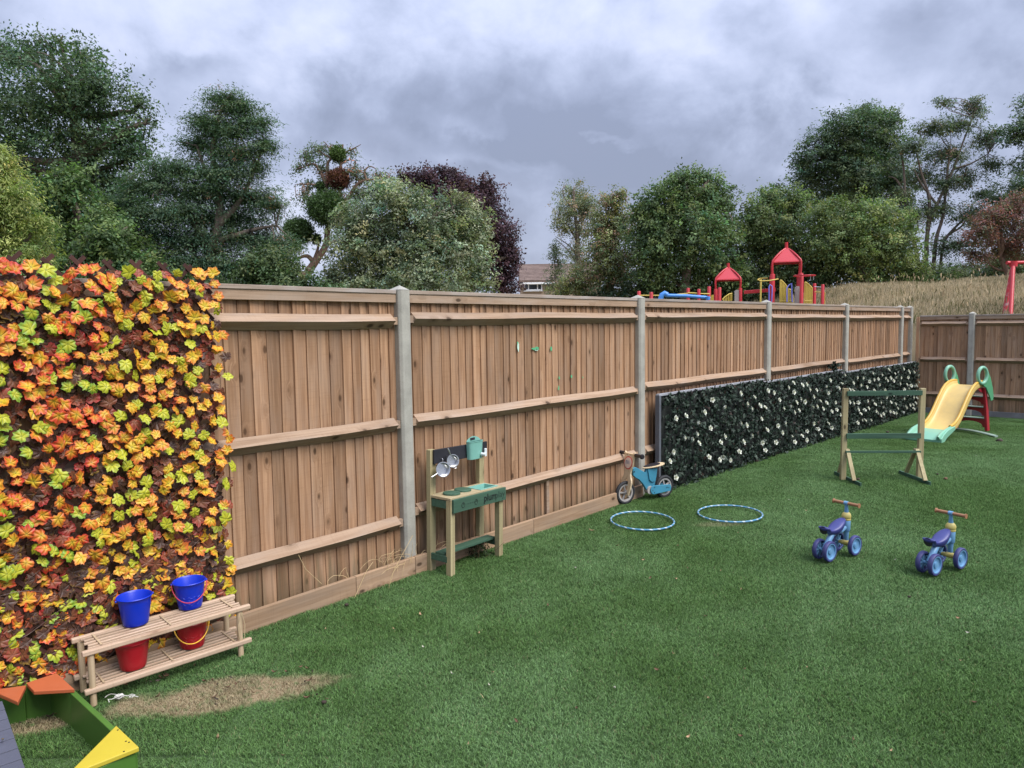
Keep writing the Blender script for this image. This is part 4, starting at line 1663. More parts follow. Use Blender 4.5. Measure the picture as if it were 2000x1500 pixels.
tree('dark shrub at the foot of the rounded green tree behind the climbing frame', 34, (1290, 640),
     [(1250, 570, 40, 22), (1310, 575, 60, 26), (1380, 575, 60, 26), (1450, 575, 60, 28), (1180, 580, 40, 20), (1520, 580, 50, 26)],
     1000, 16, [(.040, .060, .026), (.030, .048, .024)], leaf=(.17, .09), clump_r=.32, seed=20, name='shrub', cat='shrub', trunk_r=.06)

# ---------------------------------------------------------------- house
M_brickwall = plain('pale_brick', (.33, .25, .18), rough=.9, var=.15, scale=3)
M_white = plain('white_upvc', (.80, .80, .80), rough=.35, var=.03)


def roof_mat():
    m, T, bs, out = new_mat('brown_roof_tiles')
    tc = T.n('ShaderNodeTexCoord').outputs['Object']
    n = T.noise(tc, 2.2, 5, .6)
    n2 = T.noise(tc, 9, 3, .6)
    c = T.mix(T.ramp(n, .3, .7), (.13, .088, .072), (.20, .14, .115))
    c = T.mix(T.math('MULTIPLY', T.ramp(n2, .45, .7), .4), c, (.10, .075, .06))
    link(T, c, bs.inputs['Base Color'])
    bs.inputs['Roughness'].default_value = .9
    return m


M_roof = roof_mat()
M_glass = plain('dark_window_glass', (.03, .035, .045), rough=.08, var=.1, bump=0, spec=.6)


def build_house():
    Y = 62.0
    a = at(1017, 548, Y)          # left end of the eaves
    W = at(1175, 548, Y).x - a.x
    zE = a.z
    zR = at(1028, 520, Y + 3.5).z
    h = empty('house', (a.x, Y, 0), 0, 'house with brown tiled roof and white framed window seen over the fence', 'house')
    mb = MB().box((W / 2, 3.5, zE / 2 - .3), (W, 7.0, zE + .5))
    mb.add([(0, 0, zE - .05), (0, 7, zE - .05), (0, 3.5, zR - .12), (.15, 0, zE - .05), (.15, 7, zE - .05), (.15, 3.5, zR - .12)],
           [(0, 1, 2), (3, 5, 4), (0, 2, 5, 3), (1, 4, 5, 2)])
    mb.build('wall', M_brickwall, h)
    rf = MB()
    t = .12
    k = (zR - zE) / 3.5
    for sgn in (0, 1):
        y0, y1 = (-.35, 3.5) if sgn == 0 else (7.35, 3.5)
        z0 = zE - .35 * k
        ov = .12
        rf.add([(-ov, y0, z0), (W + ov, y0, z0), (W + ov, y1, zR), (-ov, y1, zR), (-ov, y0, z0 + t), (W + ov, y0, z0 + t), (W + ov, y1, zR + t), (-ov, y1, zR + t)],
               [(0, 1, 2, 3), (7, 6, 5, 4), (0, 4, 5, 1), (2, 6, 7, 3), (0, 3, 7, 4), (1, 5, 6, 2)])
    rfo = rf.build('roof', M_roof, h)
    n = 12
    tl = MB()
    for j in range(n):    # courses of tiles stand proud of the slab
        q0 = j / n
        y, z = -.36 + 3.82 * q0, zE - .35 * k + t + (zR - zE + .35 * k) * q0
        tl.box((W / 2, y + .16, z + .075), (W + .2, .34, .03), Matrix.Rotation(math.atan(k) * .8, 3, 'X'))
    tl.build('tile_courses', M_roof, rfo)['kind'] = 'stuff'
    MB().box((W / 2, -.36, zE - .28), (W + .2, .10, .16)).build('gutter', M_white, h, bevel=.02)
    MB().box((W / 2, 3.5, zR + .13), (W + .24, .22, .10)).build('ridge', M_roof, h, bevel=.03)
    wl, wr = at(1023, 550, Y), at(1059, 567, Y)
    for (x0, x1) in ((wl.x - a.x, wr.x - a.x), (wl.x - a.x + 3.4, wr.x - a.x + 3.4)):
        z1, z0 = wl.z, wr.z
        w = x1 - x0
        fr = MB()
        f = .09
        fr.box(((x0 + x1) / 2, -.06, z1 - f / 2), (w, .12, f)).box(((x0 + x1) / 2, -.06, z0 + f / 2), (w, .12, f))
        for q in (0, .24, .76, 1):
            fr.box((x0 + f / 2 + (w - f) * q, -.06, (z0 + z1) / 2), (f, .119, z1 - z0 - f * 2))
        fr.box((x0 + w / 2, -.061, z1 - (z1 - z0) * .30), (w * .46, .112, f * .8))
        wo = fr.build('window', M_white, h)
        for q0, q1 in ((.0, .24), (.24, .76), (.76, 1)):
            MB().box((x0 + f / 2 + (w - f) * (q0 + q1) / 2, -.02, (z0 + z1) / 2), ((w - f) * (q1 - q0) - f, .02, z1 - z0 - f * 2)).build('pane', M_glass, wo)
        MB().box(((x0 + x1) / 2, -.09, z0 - .05), (w + .1, .20, .06)).build('sill', M_white, wo)


build_house()

# ---------------------------------------------------------------- climbing frame beyond the fence
M_red = plain('red_powder_coat', (.46, .022, .030), rough=.4, var=.10, scale=6, dirt=.08)
M_redroof = plain('red_roof_panel', (.48, .030, .040), rough=.38, var=.06, scale=4)
M_yel = plain('yellow_powder_coat', (.56, .42, .08), rough=.45, var=.06, scale=8)
M_blu = plain('blue_powder_coat', (.05, .22, .60), rough=.4, var=.08, scale=8)
M_viol = plain('violet_blue_plastic', (.14, .16, .55), rough=.4, var=.08, scale=8)
M_gry = plain('grey_panel', (.30, .28, .27), rough=.6, var=.10, scale=8)
M_steel = plain('brushed_steel', (.62, .62, .62), rough=.28, var=.05, scale=60, metal=1.0)


def build_playframe():
    C0 = at(1480, 600, 27)
    r = empty('climbing_frame', (C0.x, C0.y, .3), 0, 'red, yellow and blue climbing frame with two red roofed towers beyond the fence', 'climbing frame')
    o0 = Vector((C0.x, C0.y, .3))

    def P(px, py, Y):
        return at(px, py, Y) - o0

    def post(px, ytop, Y, w, mat=M_red, name='post', ybot=None):
        a = P(px, ytop, Y)
        b = Vector((a.x, a.y, 0.0)) if ybot is None else Vector((a.x, a.y, P(px, ybot, Y).z))
        rr = w / 2 * Y / F_PX
        mb = MB()
        mb.lathe([(0, a.z + .012), (rr * .8, a.z + .01), (rr, a.z - .01), (rr, b.z)], (a.x, a.y, 0), 14)
        mb.build(name, mat, r, smooth=50)

    def bar(pts, w, mat, name):
        Y = pts[0][2]
        MB().tube([P(*p) for p in pts], w / 2 * Y / F_PX, 8).build(name, mat, r, smooth=60)

    def tower(cx, Y, ytip, yeave, yapex, R_, phi, colW, ypost, neck):
        zc = P(cx, yeave, Y).z
        za = P(cx, yapex, Y).z
        zt = P(cx, ytip, Y).z
        zp = P(cx, ypost, Y).z
        c = P(cx, yeave, Y)
        cor = [Vector((c.x + R_ * math.cos(phi + k * math.pi / 2), c.y + R_ * math.sin(phi + k * math.pi / 2), zc)) for k in range(4)]
        ap = Vector((c.x, c.y, za))
        mb = MB()
        inn = .20
        top = [ap.lerp(Vector((q.x, q.y, za)), inn) for q in cor]
        dn = Vector((0, 0, .03))
        vs = [q for q in cor] + top + [q - dn for q in cor] + [q - dn for q in top]
        fs = [(i, (i + 1) % 4, 4 + (i + 1) % 4, 4 + i) for i in range(4)] + [(8 + i, 12 + i, 12 + (i + 1) % 4, 8 + (i + 1) % 4) for i in range(4)]
        fs += [(i, 8 + i, 8 + (i + 1) % 4, (i + 1) % 4) for i in range(4)] + [(4, 5, 6, 7), (15, 14, 13, 12)]
        mb.add(vs, fs)
        ro = mb.build('roof', M_redroof, r)
        fm = MB()
        cyr = .035
        for q in cor:
            out = (q - c).normalized()
            pts = [Vector((q.x, q.y, zp))]
            pts += [Vector((q.x, q.y, zc - .16)) + out * .02, Vector((q.x, q.y, zc - .05)) + out * .015]
            for s in (.0, .3, .6, .85, 1.0):
                e = q.lerp(ap, s) + Vector((0, 0, .03 + .05 * math.sin(s * 3.14)))
                pts.append(e)
            fm.tube(pts, cyr, 8)
        fm.tube([ap + Vector((0, 0, -.02)), Vector((ap.x, ap.y, zt))], .055, 10)
        for k in range(4):
            fm.tube([cor[k] - dn, cor[(k + 1) % 4] - dn], .02, 6)
        fm.build('roof_frame', M_red, r, smooth=60)
        for q in cor:
            mb = MB()
            w = colW / 2 * Y / F_PX
            mb.lathe([(0, zp + .03), (w * .9, zp + .02), (w, zp), (w, 0)], (q.x, q.y, 0), 14)
            mb.build('post', M_red, r, smooth=50)
        # deck
        pts = [Vector((q.x, q.y, 0)) for q in cor]
        zd = zp - 1.15
        d = MB()
        d.add([Vector((q.x, q.y, zd)) for q in cor] + [Vector((q.x, q.y, zd - .06)) for q in cor], [(0, 1, 2, 3), (7, 6, 5, 4)] + [(i, (i + 1) % 4, 4 + (i + 1) % 4, 4 + i) for i in range(4)])
        d.build('deck', M_gry, r)
        return cor, zp, zd

    big = tower(1535.5, 26.0, 473, 512, 486, .66, R(26), 9, 537, 1)
    sml = tower(1422, 28.0, 514, 546, 524, .64, R(28), 7, 566, 1)
    # loose posts
    for px, yt, Y, w in ((1385, 560, 27.5, 7), (1405.5, 562, 27.2, 6.5), (1344, 563, 27.5, 6.5), (1365, 565, 27, 6.5), (1248, 569, 27.5, 7), (1272, 571, 27, 7),
                         (1591, 554, 25.2, 6), (1607, 556, 24.6, 6), (1566, 536, 25, 7)):
        post(px, yt, Y, w)
    # yellow hoop ladder left of the tall tower, joined by a red beam
    post(1486, 546, 25.5, 3.2, M_yel, 'yellow_pole')
    bar([(1480, 546, 25.8), (1484, 544, 26.2), (1499, 543, 26.6)], 2.4, M_yel, 'yellow_rail')
    bar([(1480, 546, 25.8), (1486, 549, 25.4), (1504, 548, 25.3), (1520, 545, 25.4)], 2.4, M_yel, 'yellow_rail')
    a, b = P(1453, 571, 27), P(1515, 566, 26.8)
    MB().bar(a, b, .07, .13).build('beam', M_red, r, bevel=.01)
    # yellow barred panels
    for x0, x1, y0, y1, Y, n in ((1524, 1538, 547, 562, 25.6, 6), (1572, 1586, 551, 563, 25.1, 6), (1540, 1546, 565, 566, 25.4, 3)):
        mb = MB()
        for k in range(n):
            q = k / (n - 1)
            p = P(x0 + (x1 - x0) * q, y0 + (y1 - y0) * q ** 1.4, Y)
            MB().tube([p, (p.x, p.y, .9)], .022, 6).build('yellow_bar', M_yel, r, smooth=60)
        pts = [P(x0 + (x1 - x0) * k / 6, y0 + (y1 - y0) * (k / 6) ** 1.4, Y) for k in range(7)]
        MB().tube(pts, .028, 6).build('yellow_rail', M_yel, r, smooth=60)
        MB().tube([P(x0, 588, Y), P(x1, 588, Y)], .028, 6).build('yellow_rail', M_yel, r, smooth=60)
    # slanted yellow stair rail by the small tower
    mb = MB()
    for k in range(6):
        q = k / 5
        p = P(1413 + 16 * q, 583 - 9.5 * q ** .7, 26.8)
        MB().tube([p, (p.x, p.y, .8)], .018, 6).build('yellow_bar', M_yel, r, smooth=60)
    MB().tube([P(1411, 585, 26.8), P(1416, 580, 26.8), P(1424, 574.5, 26.8), P(1430, 573, 26.8)], .026, 6).build('yellow_rail', M_yel, r, smooth=60)
    for k in range(3):
        p = P(1388.5 + 2.2 * k, 577 - k * .7, 27)
        MB().tube([p, (p.x, p.y, .8)], .018, 6).build('yellow_bar', M_yel, r, smooth=60)
    # blue hoop handles
    bar([(1502, 590, 25.2), (1502, 560, 25.2), (1504, 556, 25.2), (1508, 559, 25.2), (1508, 570, 25.2), (1507, 590, 25.2)], 2.4, M_viol, 'blue_handle')
    bar([(1537, 590, 25), (1537, 562, 25), (1541, 557, 25), (1546, 553, 25), (1547, 590, 25)], 2.4, M_viol, 'blue_handle')
    # grey panels
    for x0, x1, yt, Y in ((1553, 1564, 559, 25.2), (1435, 1448, 566, 27.4)):
        a, b = P(x0, yt, Y), P(x1, yt, Y)
        MB().prism([(a.x, .6), (b.x, .6), (b.x, b.z - .05), (b.x - .06, b.z), (a.x + .06, a.z), (a.x, a.z - .05)], 0, .03, lambda u, v, w_: Vector((u, a.y + w_, v))).build('panel', M_gry, r)
    # red overhead ring with hanging grips
    c = P(1571, 538.5, 25)
    pts = []
    for k in range(20):
        an = 6.283 * k / 20
        pts.append((c.x + .36 * math.cos(an), c.y + .30 * math.sin(an), c.z))
    MB().tube(pts, .022, 6, closed=True).build('overhead_ring', M_red, r, smooth=60)
    bar([(1552, 538, 25), (1560, 538, 25)], 2.4, M_red, 'red_rail')
    for px in (1583, 1589):
        bar([(px, 539, 25), (px, 547, 25)], 1.0, M_steel, 'grip')
    bar([(1591, 560, 25), (1607, 561, 24.8)], 1.6, M_steel, 'rung')
    bar([(1591, 570, 25), (1607, 571, 24.8)], 1.6, M_yel, 'yellow_rail')
    post(1611, 571, 24.6, 1.6, M_yel, 'yellow_pole')
    # low yellow rails and the blue tube slide
    bar([(1250, 577, 27.3), (1300, 577, 27.3), (1345, 573, 27.3), (1386, 574, 27.3)], 2.2, M_yel, 'yellow_rail')
    bar([(1344, 572, 27.2), (1365, 573, 27)], 3.0, M_yel, 'yellow_rail')
    MB().tube([P(1290, 585, 26.5), P(1293, 576, 26.5), P(1298, 573, 26.5), P(1303, 576, 26.5)], .10, 12).build('blue_tube', M_blu, r, smooth=60)
    MB().tube([P(1300, 577, 26.5), P(1340, 578, 26.5), P(1378, 581, 26.5), P(1386, 583, 26.5)], .065, 12).build('blue_tube', M_blu, r, smooth=60)
    MB().tube([P(1382, 579, 26.4), P(1383, 586, 26.4)], .08, 12).build('blue_tube', M_blu, r, smooth=60)
    return r


build_playframe()


def build_swing():
    Y = 14.7
    a = at(1979, 515, Y)
    gz = 1.2
    r = empty('swing_frame', (a.x, a.y, gz), 0, 'tall red steel swing frame with peeling paint cut off by the right edge', 'swing')
    o0 = Vector((a.x, a.y, gz))
    top = a - o0
    f1, f2 = at(1962, 610, Y) - o0, at(1974, 610, Y - .5) - o0
    M_peel = plain('peeling_red_paint', (.52, .030, .040), rough=.5, var=.12, scale=9, dirt=.75, dirtc=(.50, .40, .40))
    for f, m in ((f1, M_peel), (f2, M_red)):
        d = (f - top)
        e = top + d * ((0 - top.z - .4) / d.z)
        MB().tube([top, e], .040, 12).build('leg', m, r, smooth=60)
    MB().tube([top + Vector((-.13, 0, .02)), top + Vector((2.6, .3, .05))], .035, 12).build('top_bar', M_red, r, smooth=60)
    MB().tube([top + Vector((0, 0, -.06)), top + Vector((0, 0, .05))], .075, 12).build('joint', M_red, r, smooth=60)
    for sx in (2.4,):
        MB().tube([top + Vector((sx, .3, .05)), top + Vector((sx + .1, .6, -top.z - .4))], .052, 12).build('leg', M_red, r, smooth=60)


build_swing()
# ---------------------------------------------------------------- shoe rack and buckets
def vxy(v, z=0.0):
    return Vector((v.x, v.y, z))


def build_rack():
    a, b = G(180, 1382, .03), G(484.5, 1279, .03)
    L = (b - a).length + .03
    d = (b - a).normalized()
    rz = math.atan2(d.y, d.x)
    D, H, h1 = .215, .268, .086
    r = empty('shoe_rack', a - d * .015, rz, 'low two tier slatted pine rack standing in front of the autumn leaf screen', 'rack')
    # local x along the front, +y towards the fence
    for x in (.026, L - .045):
        for y in (.018, D - .018):
            MB().cyl((x, y, 0), (x, y, H - .02), .0145, 14).build('leg', M_rackleg, r, smooth=50)
    for lev, z in enumerate((H, h1)):
        MB().box((L / 2, .010, z - .012), (L + .02, .026, .024)).build('front_rail', M_rack, r, bevel=.005)
        MB().box((L / 2, D - .010, z - .012), (L + .02, .026, .024)).build('back_rail', M_rack, r, bevel=.005)
        n = 5
        for k in range(n):
            y = .040 + (D - .080) * k / (n - 1)
            off = .004 * ((k % 2) * 2 - 1)
            MB().box((L / 2 + off, y, z - .006), (L - .05, .0125, .010)).build('slat', M_rack, r, bevel=.002)
        for x in (.075, L / 2, L - .075):
            MB().box((x, D / 2, z + .0015), (.008, D - .06, .004)).build('batten', M_rackleg, r)
            MB().box((x, D / 2, z - .0175), (.02, D - .04, .012)).build('cross_bar', M_rackleg, r)
    # loose jute string knotted round the front right leg
    mb = MB()
    x0, y0 = L - .05, .0
    mb.tube([(x0 + .012, y0 - .002, H - .03), (x0 - .012, y0 - .004, H - .10), (x0 - .006, y0 - .006, h1 + .01)], .0018, 5)
    mb.tube([(x0 + .012, y0 - .002, H - .03), (x0 + .024, y0 - .004, H - .10), (x0 + .018, y0 - .006, h1 + .01)], .0018, 5)
    mb.build('string', plain('jute', (.50, .38, .22), rough=.9), r)
    return r, a - d * .015, d, rz, L, D, H, h1


RACK = build_rack()


def bucket(label, loc, mat, hmat, hang, tilt=0.0, rz=0.0, h=.142, r1=.080, r0=.057):
    loc = loc + Vector((BAYS[1].n.x, BAYS[1].n.y, 0)) * .035
    t = empty('bucket', loc, rz, label, 'bucket', 'toy buckets on the pine rack')
    mb = MB()
    prof = [(0, .004), (r0 - .003, .004), (r0 - .0015, .0), (r0, .003)]
    for k in range(1, 7):
        q = k / 6
        prof.append((r0 + (r1 - .004 - r0) * q, h * .94 * q))
    prof += [(r1 - .003, h * .95), (r1 + .001, h * .955), (r1 + .002, h - .003), (r1 - .001, h), (r1 - .004, h - .004), (r1 - .007, h * .95), (r0 - .003, .012), (0, .010)]
    mb.lathe(prof, n=36)
    mb.build('shell', mat, t, smooth=40)
    # raised wave moulding low on the wall
    wv = MB()
    for j in range(3):
        z = .030 + j * .018
        rr = r0 + (r1 - .004 - r0) * z / (h * .94) + .0005
        wv.tube([(rr * math.cos(a), rr * math.sin(a), z + .004 * math.sin(a * 14)) for a in np.linspace(-2.6, -.6, 30)], .0010, 4, cap=False)
    wv.build('moulding', mat, t, smooth=60)
    # wire bail pivoting on two ears at the rim
    pts = []
    for k in range(21):
        a = math.pi * k / 20
        x = (r1 + .004) * math.cos(a)
        y = -(.115) * math.sin(a)
        pts.append(Vector((x, y * math.cos(hang), -abs(y) * math.sin(hang) * 1.0 + h - .012)))
    if hang is not None:
        MB().tube(pts, .0028, 8).build('handle', hmat, t, smooth=60)
    for sx in (-1, 1):
        MB().cyl((sx * (r1 - .006), 0, h - .012), (sx * (r1 + .007), 0, h - .012), .006, 10).build('ear', mat, t, smooth=50)
    return t


M_bblue = plain('blue_plastic', (.004, .030, .46), rough=.35, var=.08, scale=20, spec=.4)
M_bred = plain('red_plastic', (.36, .010, .018), rough=.35, var=.08, scale=20, spec=.4)
M_hred = plain('red_handle', (.42, .02, .05), rough=.4)
M_hyel = plain('yellow_handle', (.80, .45, .03), rough=.4)
rk = RACK[3]
bucket('blue bucket on the left of the top shelf of the pine rack', G(260, 1213, .3015), M_bblue, M_hred, R(6), rz=rk + math.pi)
bucket('blue bucket with red handle on the right of the top shelf of the pine rack', G(366, 1181, .3015), M_bblue, M_hred, R(47), rz=rk - R(18))
bucket('red bucket on the left of the lower shelf of the pine rack', G(255, 1297, .1195), M_bred, M_hyel, R(20), rz=rk + math.pi, h=.135)
bucket('red bucket with yellow handle on the right of the lower shelf of the pine rack', G(370, 1256, .1195), M_bred, M_hyel, R(48), rz=rk - R(18), h=.135)

# ---------------------------------------------------------------- mud kitchen
M_black = plain('blackboard_paint', (.018, .018, .024), rough=.6, var=.2, scale=40)
M_mint = plain('mint_plastic', (.20, .44, .37), rough=.4, var=.05)
M_print = plain('dark_green_print', (.004, .008, .006), rough=.7, var=.05, bump=0)
M_clear = plain('frosted_clear_plastic', (.70, .72, .72), rough=.2, var=.03)


def build_kitchen():
    a, b = G(884.3, 1126), G(986, 1084)
    d = (b - a).normalized()
    rz = math.atan2(d.y, d.x)
    W, D, H, TH = .575, .235, .875, .545
    r = empty('mud_kitchen', a - d * .02, rz, 'small green and pale wood mud kitchen standing against the fence', 'play kitchen')
    lw = .045
    # the stand leans a little with the turf
    r.rotation_euler = (0, R(1.6), rz)
    T0 = 'leg'
    for x, y, h, w in ((.0225, .0225, TH - .012, .045), (W - .0225, .0225, TH - .012, .045)):
        for s in (-1, 1):
            MB().box((x + s * .0113, y, h / 2), (.0218, .045, h)).build('leg', M_treated, r, bevel=.002)
    for x in (.0225, W - .0225):
        MB().box((x, D - .0225, H / 2), (.055, .040, H)).build('back_post', M_treated, r, bevel=.002)
    # top frame boards and basin
    MB().box((W * .30, D / 2 - .012, TH + .0), (W * .60, D - .024, .018)).build('worktop', M_treated_x, r, bevel=.002)
    MB().box((W * .80, D - .045, TH), (W * .40 - .002, .04, .018)).build('worktop', M_treated_x, r, bevel=.002)
    MB().box((W * .80, .012, TH), (W * .40 - .002, .024, .018)).build('worktop', M_treated_x, r, bevel=.002)
    MB().box((W - .0125, D / 2 - .02, TH), (.024, D - .092, .018)).build('worktop', M_treated_x, r, bevel=.002)
    bs = MB()
    x0, x1, y0, y1 = W * .60 + .004, W - .026, .026, D - .067
    zt, zb, t = TH + .012, TH - .075, .006
    q = .015
    bs.add([(x0, y0, zt), (x1, y0, zt), (x1, y1, zt), (x0, y1, zt), (x0 + q, y0 + q, zt), (x1 - q, y0 + q, zt), (x1 - q, y1 - q, zt), (x0 + q, y1 - q, zt),
            (x0 + q * 1.6, y0 + q * 1.6, zb), (x1 - q * 1.6, y0 + q * 1.6, zb), (x1 - q * 1.6, y1 - q * 1.6, zb), (x0 + q * 1.6, y1 - q * 1.6, zb),
            (x0, y0, zt - .006), (x1, y0, zt - .006), (x1, y1, zt - .006), (x0, y1, zt - .006)],
           [(0, 1, 5, 4), (1, 2, 6, 5), (2, 3, 7, 6), (3, 0, 4, 7), (4, 5, 9, 8), (5, 6, 10, 9), (6, 7, 11, 10), (7, 4, 8, 11), (8, 9, 10, 11),
            (12, 13, 1, 0), (13, 14, 2, 1), (14, 15, 3, 2), (15, 12, 0, 3)])
    bs.build('basin', M_mint, r)
    for x, y in ((W * .20, D * .42), (W * .44, D * .50)):
        MB().lathe([(0, .014), (.060, .014), (.063, .011), (.063, 0), (0, 0)], (x, y, TH + .0095), 28).build('hob_disc', M_greenw, r, smooth=40)
    # green aprons
    MB().box((W / 2 + .012, -.0095, TH - .048), (W + .0, .018, .095)).build('front_panel', M_greenw, r, bevel=.002)
    for x in (.012, W - .012):
        MB().box((x - .0005, D / 2, TH - .042), (.018, D - .092, .055)).build('side_rail', M_greenw, r, bevel=.002)
    for x in (.010, W - .010):
        MB().box((x, D / 2 + .005, .115), (.02, D - .06, .045)).build('side_rail', M_greenw, r, bevel=.002)
    MB().box((W / 2, D / 2 - .005, .146), (W - .01, .085, .016)).build('lower_shelf', M_greenw, r, bevel=.002)
    MB().box((W / 2 + .018, D - .052, H - .050), (W + .0, .018, .100)).build('back_board', M_black, r, bevel=.002)

    def text(s, x, z, size, mat, ext=.0006, off=0.0):
        return text_mesh('lettering', s, size, mat, r, (x, -.0190, z), (R(90), 0, 0), ext, off)
    text('plum', W * .575, TH - .066, .072, M_print, off=.0016)
    M_pr2 = plain('faded_green_print', (.012, .03, .02), rough=.7, var=.05, bump=0)
    text('play', W * .575 + .128, TH - .066, .072, M_pr2)
    for x in (W * .19, W * .43):
        g = MB()
        g.tube([(x + .016 * math.cos(t), -.0192, TH - .052 + .018 * math.sin(t)) for t in np.linspace(0, 6.283, 24)[:-1]], .0016, 5, closed=True)
        g.box((x, -.0195, TH - .043), (.004, .0012, .020))
        g.build('dial_mark', M_print, r)
    for k in range(9):
        g = MB().box((W * .26 + k * .0125, -.0190, TH - .050), (.005, .001, .007 if k % 2 else .003))
        g.build('scale_mark', M_pr2, r)
    # hooks
    hk = MB()
    hooks = [(.085, H - .078), (.150, H - .070), (.215, H - .066)]
    for x, z in hooks:
        yb = D - .061
        MB().tube([(x, yb, z + .010), (x, yb - .012, z + .012), (x, yb - .020, z + .004), (x, yb - .017, z - .008), (x, yb - .008, z - .010)], .0022, 6).build('hook', M_steel, r, smooth=60)
    # knot of screws
    for x in (W - .01, W - .01):
        pass
    return r, rz


KIT, KRZ = build_kitchen()


def kit_at(px, py, yb):
    """point on the kitchen's plane local y = yb seen at px, py"""
    m = Matrix.Rotation(KRZ, 3, 'Z')
    n = m @ Vector((0, 1, 0))
    p0 = KIT.location + n * yb
    d = ray(px, py)
    org = Vector((0, 0, CAM_H))
    t = (p0 - org).dot(n) / d.dot(n)
    return org + d * t


def toy_pan(label, px, py, rz, lean, ha, rr=.050):
    c = kit_at(px, py, .150)
    t = empty('toy_pan', c, 0, label, 'pan', 'toy pans hanging from the black board')
    mb = MB()
    h = .042
    mb.lathe([(0, 0), (rr * .86, 0), (rr * .95, .006), (rr, .014), (rr, h), (rr + .004, h + .001), (rr + .004, h + .002), (rr - .0015, h + .002), (rr - .0015, .016), (rr * .84, .003), (0, .0025)], n=32)
    mb.build('bowl', M_steel, t, smooth=40)
    MB().tube([(rr * math.cos(ha), rr * math.sin(ha), h), ((rr + .03) * math.cos(ha), (rr + .03) * math.sin(ha), h + .006), ((rr + .055) * math.cos(ha), (rr + .055) * math.sin(ha), h + .004)], [.004, .0055, .0065], 8).build('handle', M_steel, t, smooth=60)
    MB().tube([(-rr * math.cos(ha) * .98, -rr * math.sin(ha) * .98, h - .006), (-(rr + .012) * math.cos(ha) + .008 * math.sin(ha), -(rr + .012) * math.sin(ha) - .008 * math.cos(ha), h - .004),
               (-(rr + .012) * math.cos(ha) - .008 * math.sin(ha), -(rr + .012) * math.sin(ha) + .008 * math.cos(ha), h - .004)], .002, 6).build('lug', M_steel, t, smooth=60)
    t.rotation_euler = (Matrix.Rotation(KRZ + rz, 3, 'Z') @ Matrix.Rotation(R(90) - lean, 3, 'X')).to_euler()
    return t


toy_pan('lower left steel toy pan hanging under the black board of the mud kitchen', 861, 917, R(-22), R(10), R(205))
toy_pan('upper right steel toy pan hanging under the black board of the mud kitchen', 880, 900, R(-22), R(8), R(110), .044)


def build_water_tub():
    c = kit_at(925, 895, .16)
    t = empty('water_tub', c, KRZ, 'mint green plastic water tub with clear tap hung on the black board', 'water tub')
    t.rotation_euler = (0, 0, KRZ - R(4))
    # D-shaped tub: flat back, bulging front, wider at the top, raised handle arch with slot at the back
    def ring(z, w, dpt):
        pts = []
        for k in range(17):
            a = math.pi * k / 16
            pts.append((-w * math.cos(a), -dpt * math.sin(a) ** .45, z))
        return pts
    mb = MB()
    lv = [ring(0, .067, .040), ring(.10, .071, .048), ring(.128, .073, .050), ring(.130, .075, .053), ring(.135, .075, .053), ring(.135, .071, .048), ring(.012, .063, .038)]
    n = 17
    vs = [p for l in lv for p in l]
    fs = []
    for j in range(len(lv) - 1):
        for k in range(n):
            l = (k + 1) % n
            fs.append((j * n + k, j * n + l, (j + 1) * n + l, (j + 1) * n + k))
    fs.append(tuple(range(n)))
    fs.append(tuple((len(lv) - 1) * n + k for k in range(n)))
    mb.add(vs, fs)
    mb.build('tub_body', M_mint, t, smooth=35)
    ar = MB()
    pts = [(-.074, .130)] + [(-.074 + .148 * k / 10, .132 + .036 * math.sin(math.pi * k / 10) ** .7) for k in range(11)] + [(.074, .130)]
    ar.prism(pts, 0, .005, lambda u, v, w: Vector((u, w - .004, v)))
    ar.build('hanging_plate', M_mint, t)
    MB().box((-.012, -.0055, .150), (.048, .004, .018)).build('grip_slot', M_black, t, bevel=.004)
    MB().cyl((.040, -.045, .032), (.046, -.085, .030), .013, 14).build('tap', M_clear, t, smooth=50)
    MB().box((.056, -.072, .046), (.020, .014, .060)).build('tap_lever', M_clear, t, bevel=.004)
    return t


build_water_tub()

# ---------------------------------------------------------------- wooden balance bike leaning by the fence
M_bike_blue = plain('sky_blue_paint', (.045, .225, .33), rough=.5, var=.10, scale=22, dirt=.14, dirtc=(.12, .16, .15))
M_tyre = plain('black_rubber', (.016, .017, .020), rough=.7, var=.2, scale=90, dirt=.15, dirtc=(.10, .09, .08))
M_rimg = plain('light_grey_rim', (.36, .34, .32), rough=.5, var=.05)
M_grip = plain('black_grip', (.015, .013, .018), rough=.5)
M_ringred = plain('red_ring_print', (.60, .06, .05), rough=.5)
M_ringpink = plain('pale_disc_print', (.78, .62, .50), rough=.5)
M_screw = plain('dark_screw', (.05, .05, .05), rough=.4, metal=.6)


def wheel(parent, c, R0, w, spokes=5, tyre=M_tyre, rim=M_rimg):
    """wheel about the local y axis"""
    x, y, z = c
    o = empty('wheel', c)
    o.parent = parent
    t = MB()
    n = 40
    pts = [((R0 - w) * math.cos(6.2832 * k / n), 0, (R0 - w) * math.sin(6.2832 * k / n)) for k in range(n)]
    t.tube(pts, w, 12, closed=True)
    t.build('tyre', tyre, o, smooth=60)
    r = MB()
    rot = Matrix.Rotation(R(90), 3, 'X')
    ro, ri = R0 - 1.75 * w, R0 - 2.6 * w
    r.lathe([(ro, -.012), (ro, .012), (ri, .010), (ri, -.010), (ro, -.012)], n=40, rot=rot)
    for k in range(spokes):
        a = 6.2832 * k / spokes + .5
        r.bar((.012 * math.cos(a), 0, .012 * math.sin(a)), ((ri + .003) * math.cos(a), 0, (ri + .003) * math.sin(a)), .012, .013, up=(0, 1, 0))
    r.lathe([(0, -.016), (.015, -.016), (.015, .016), (0, .016)], n=20, rot=rot)
    r.build('rim', rim, o, smooth=40)
    return o


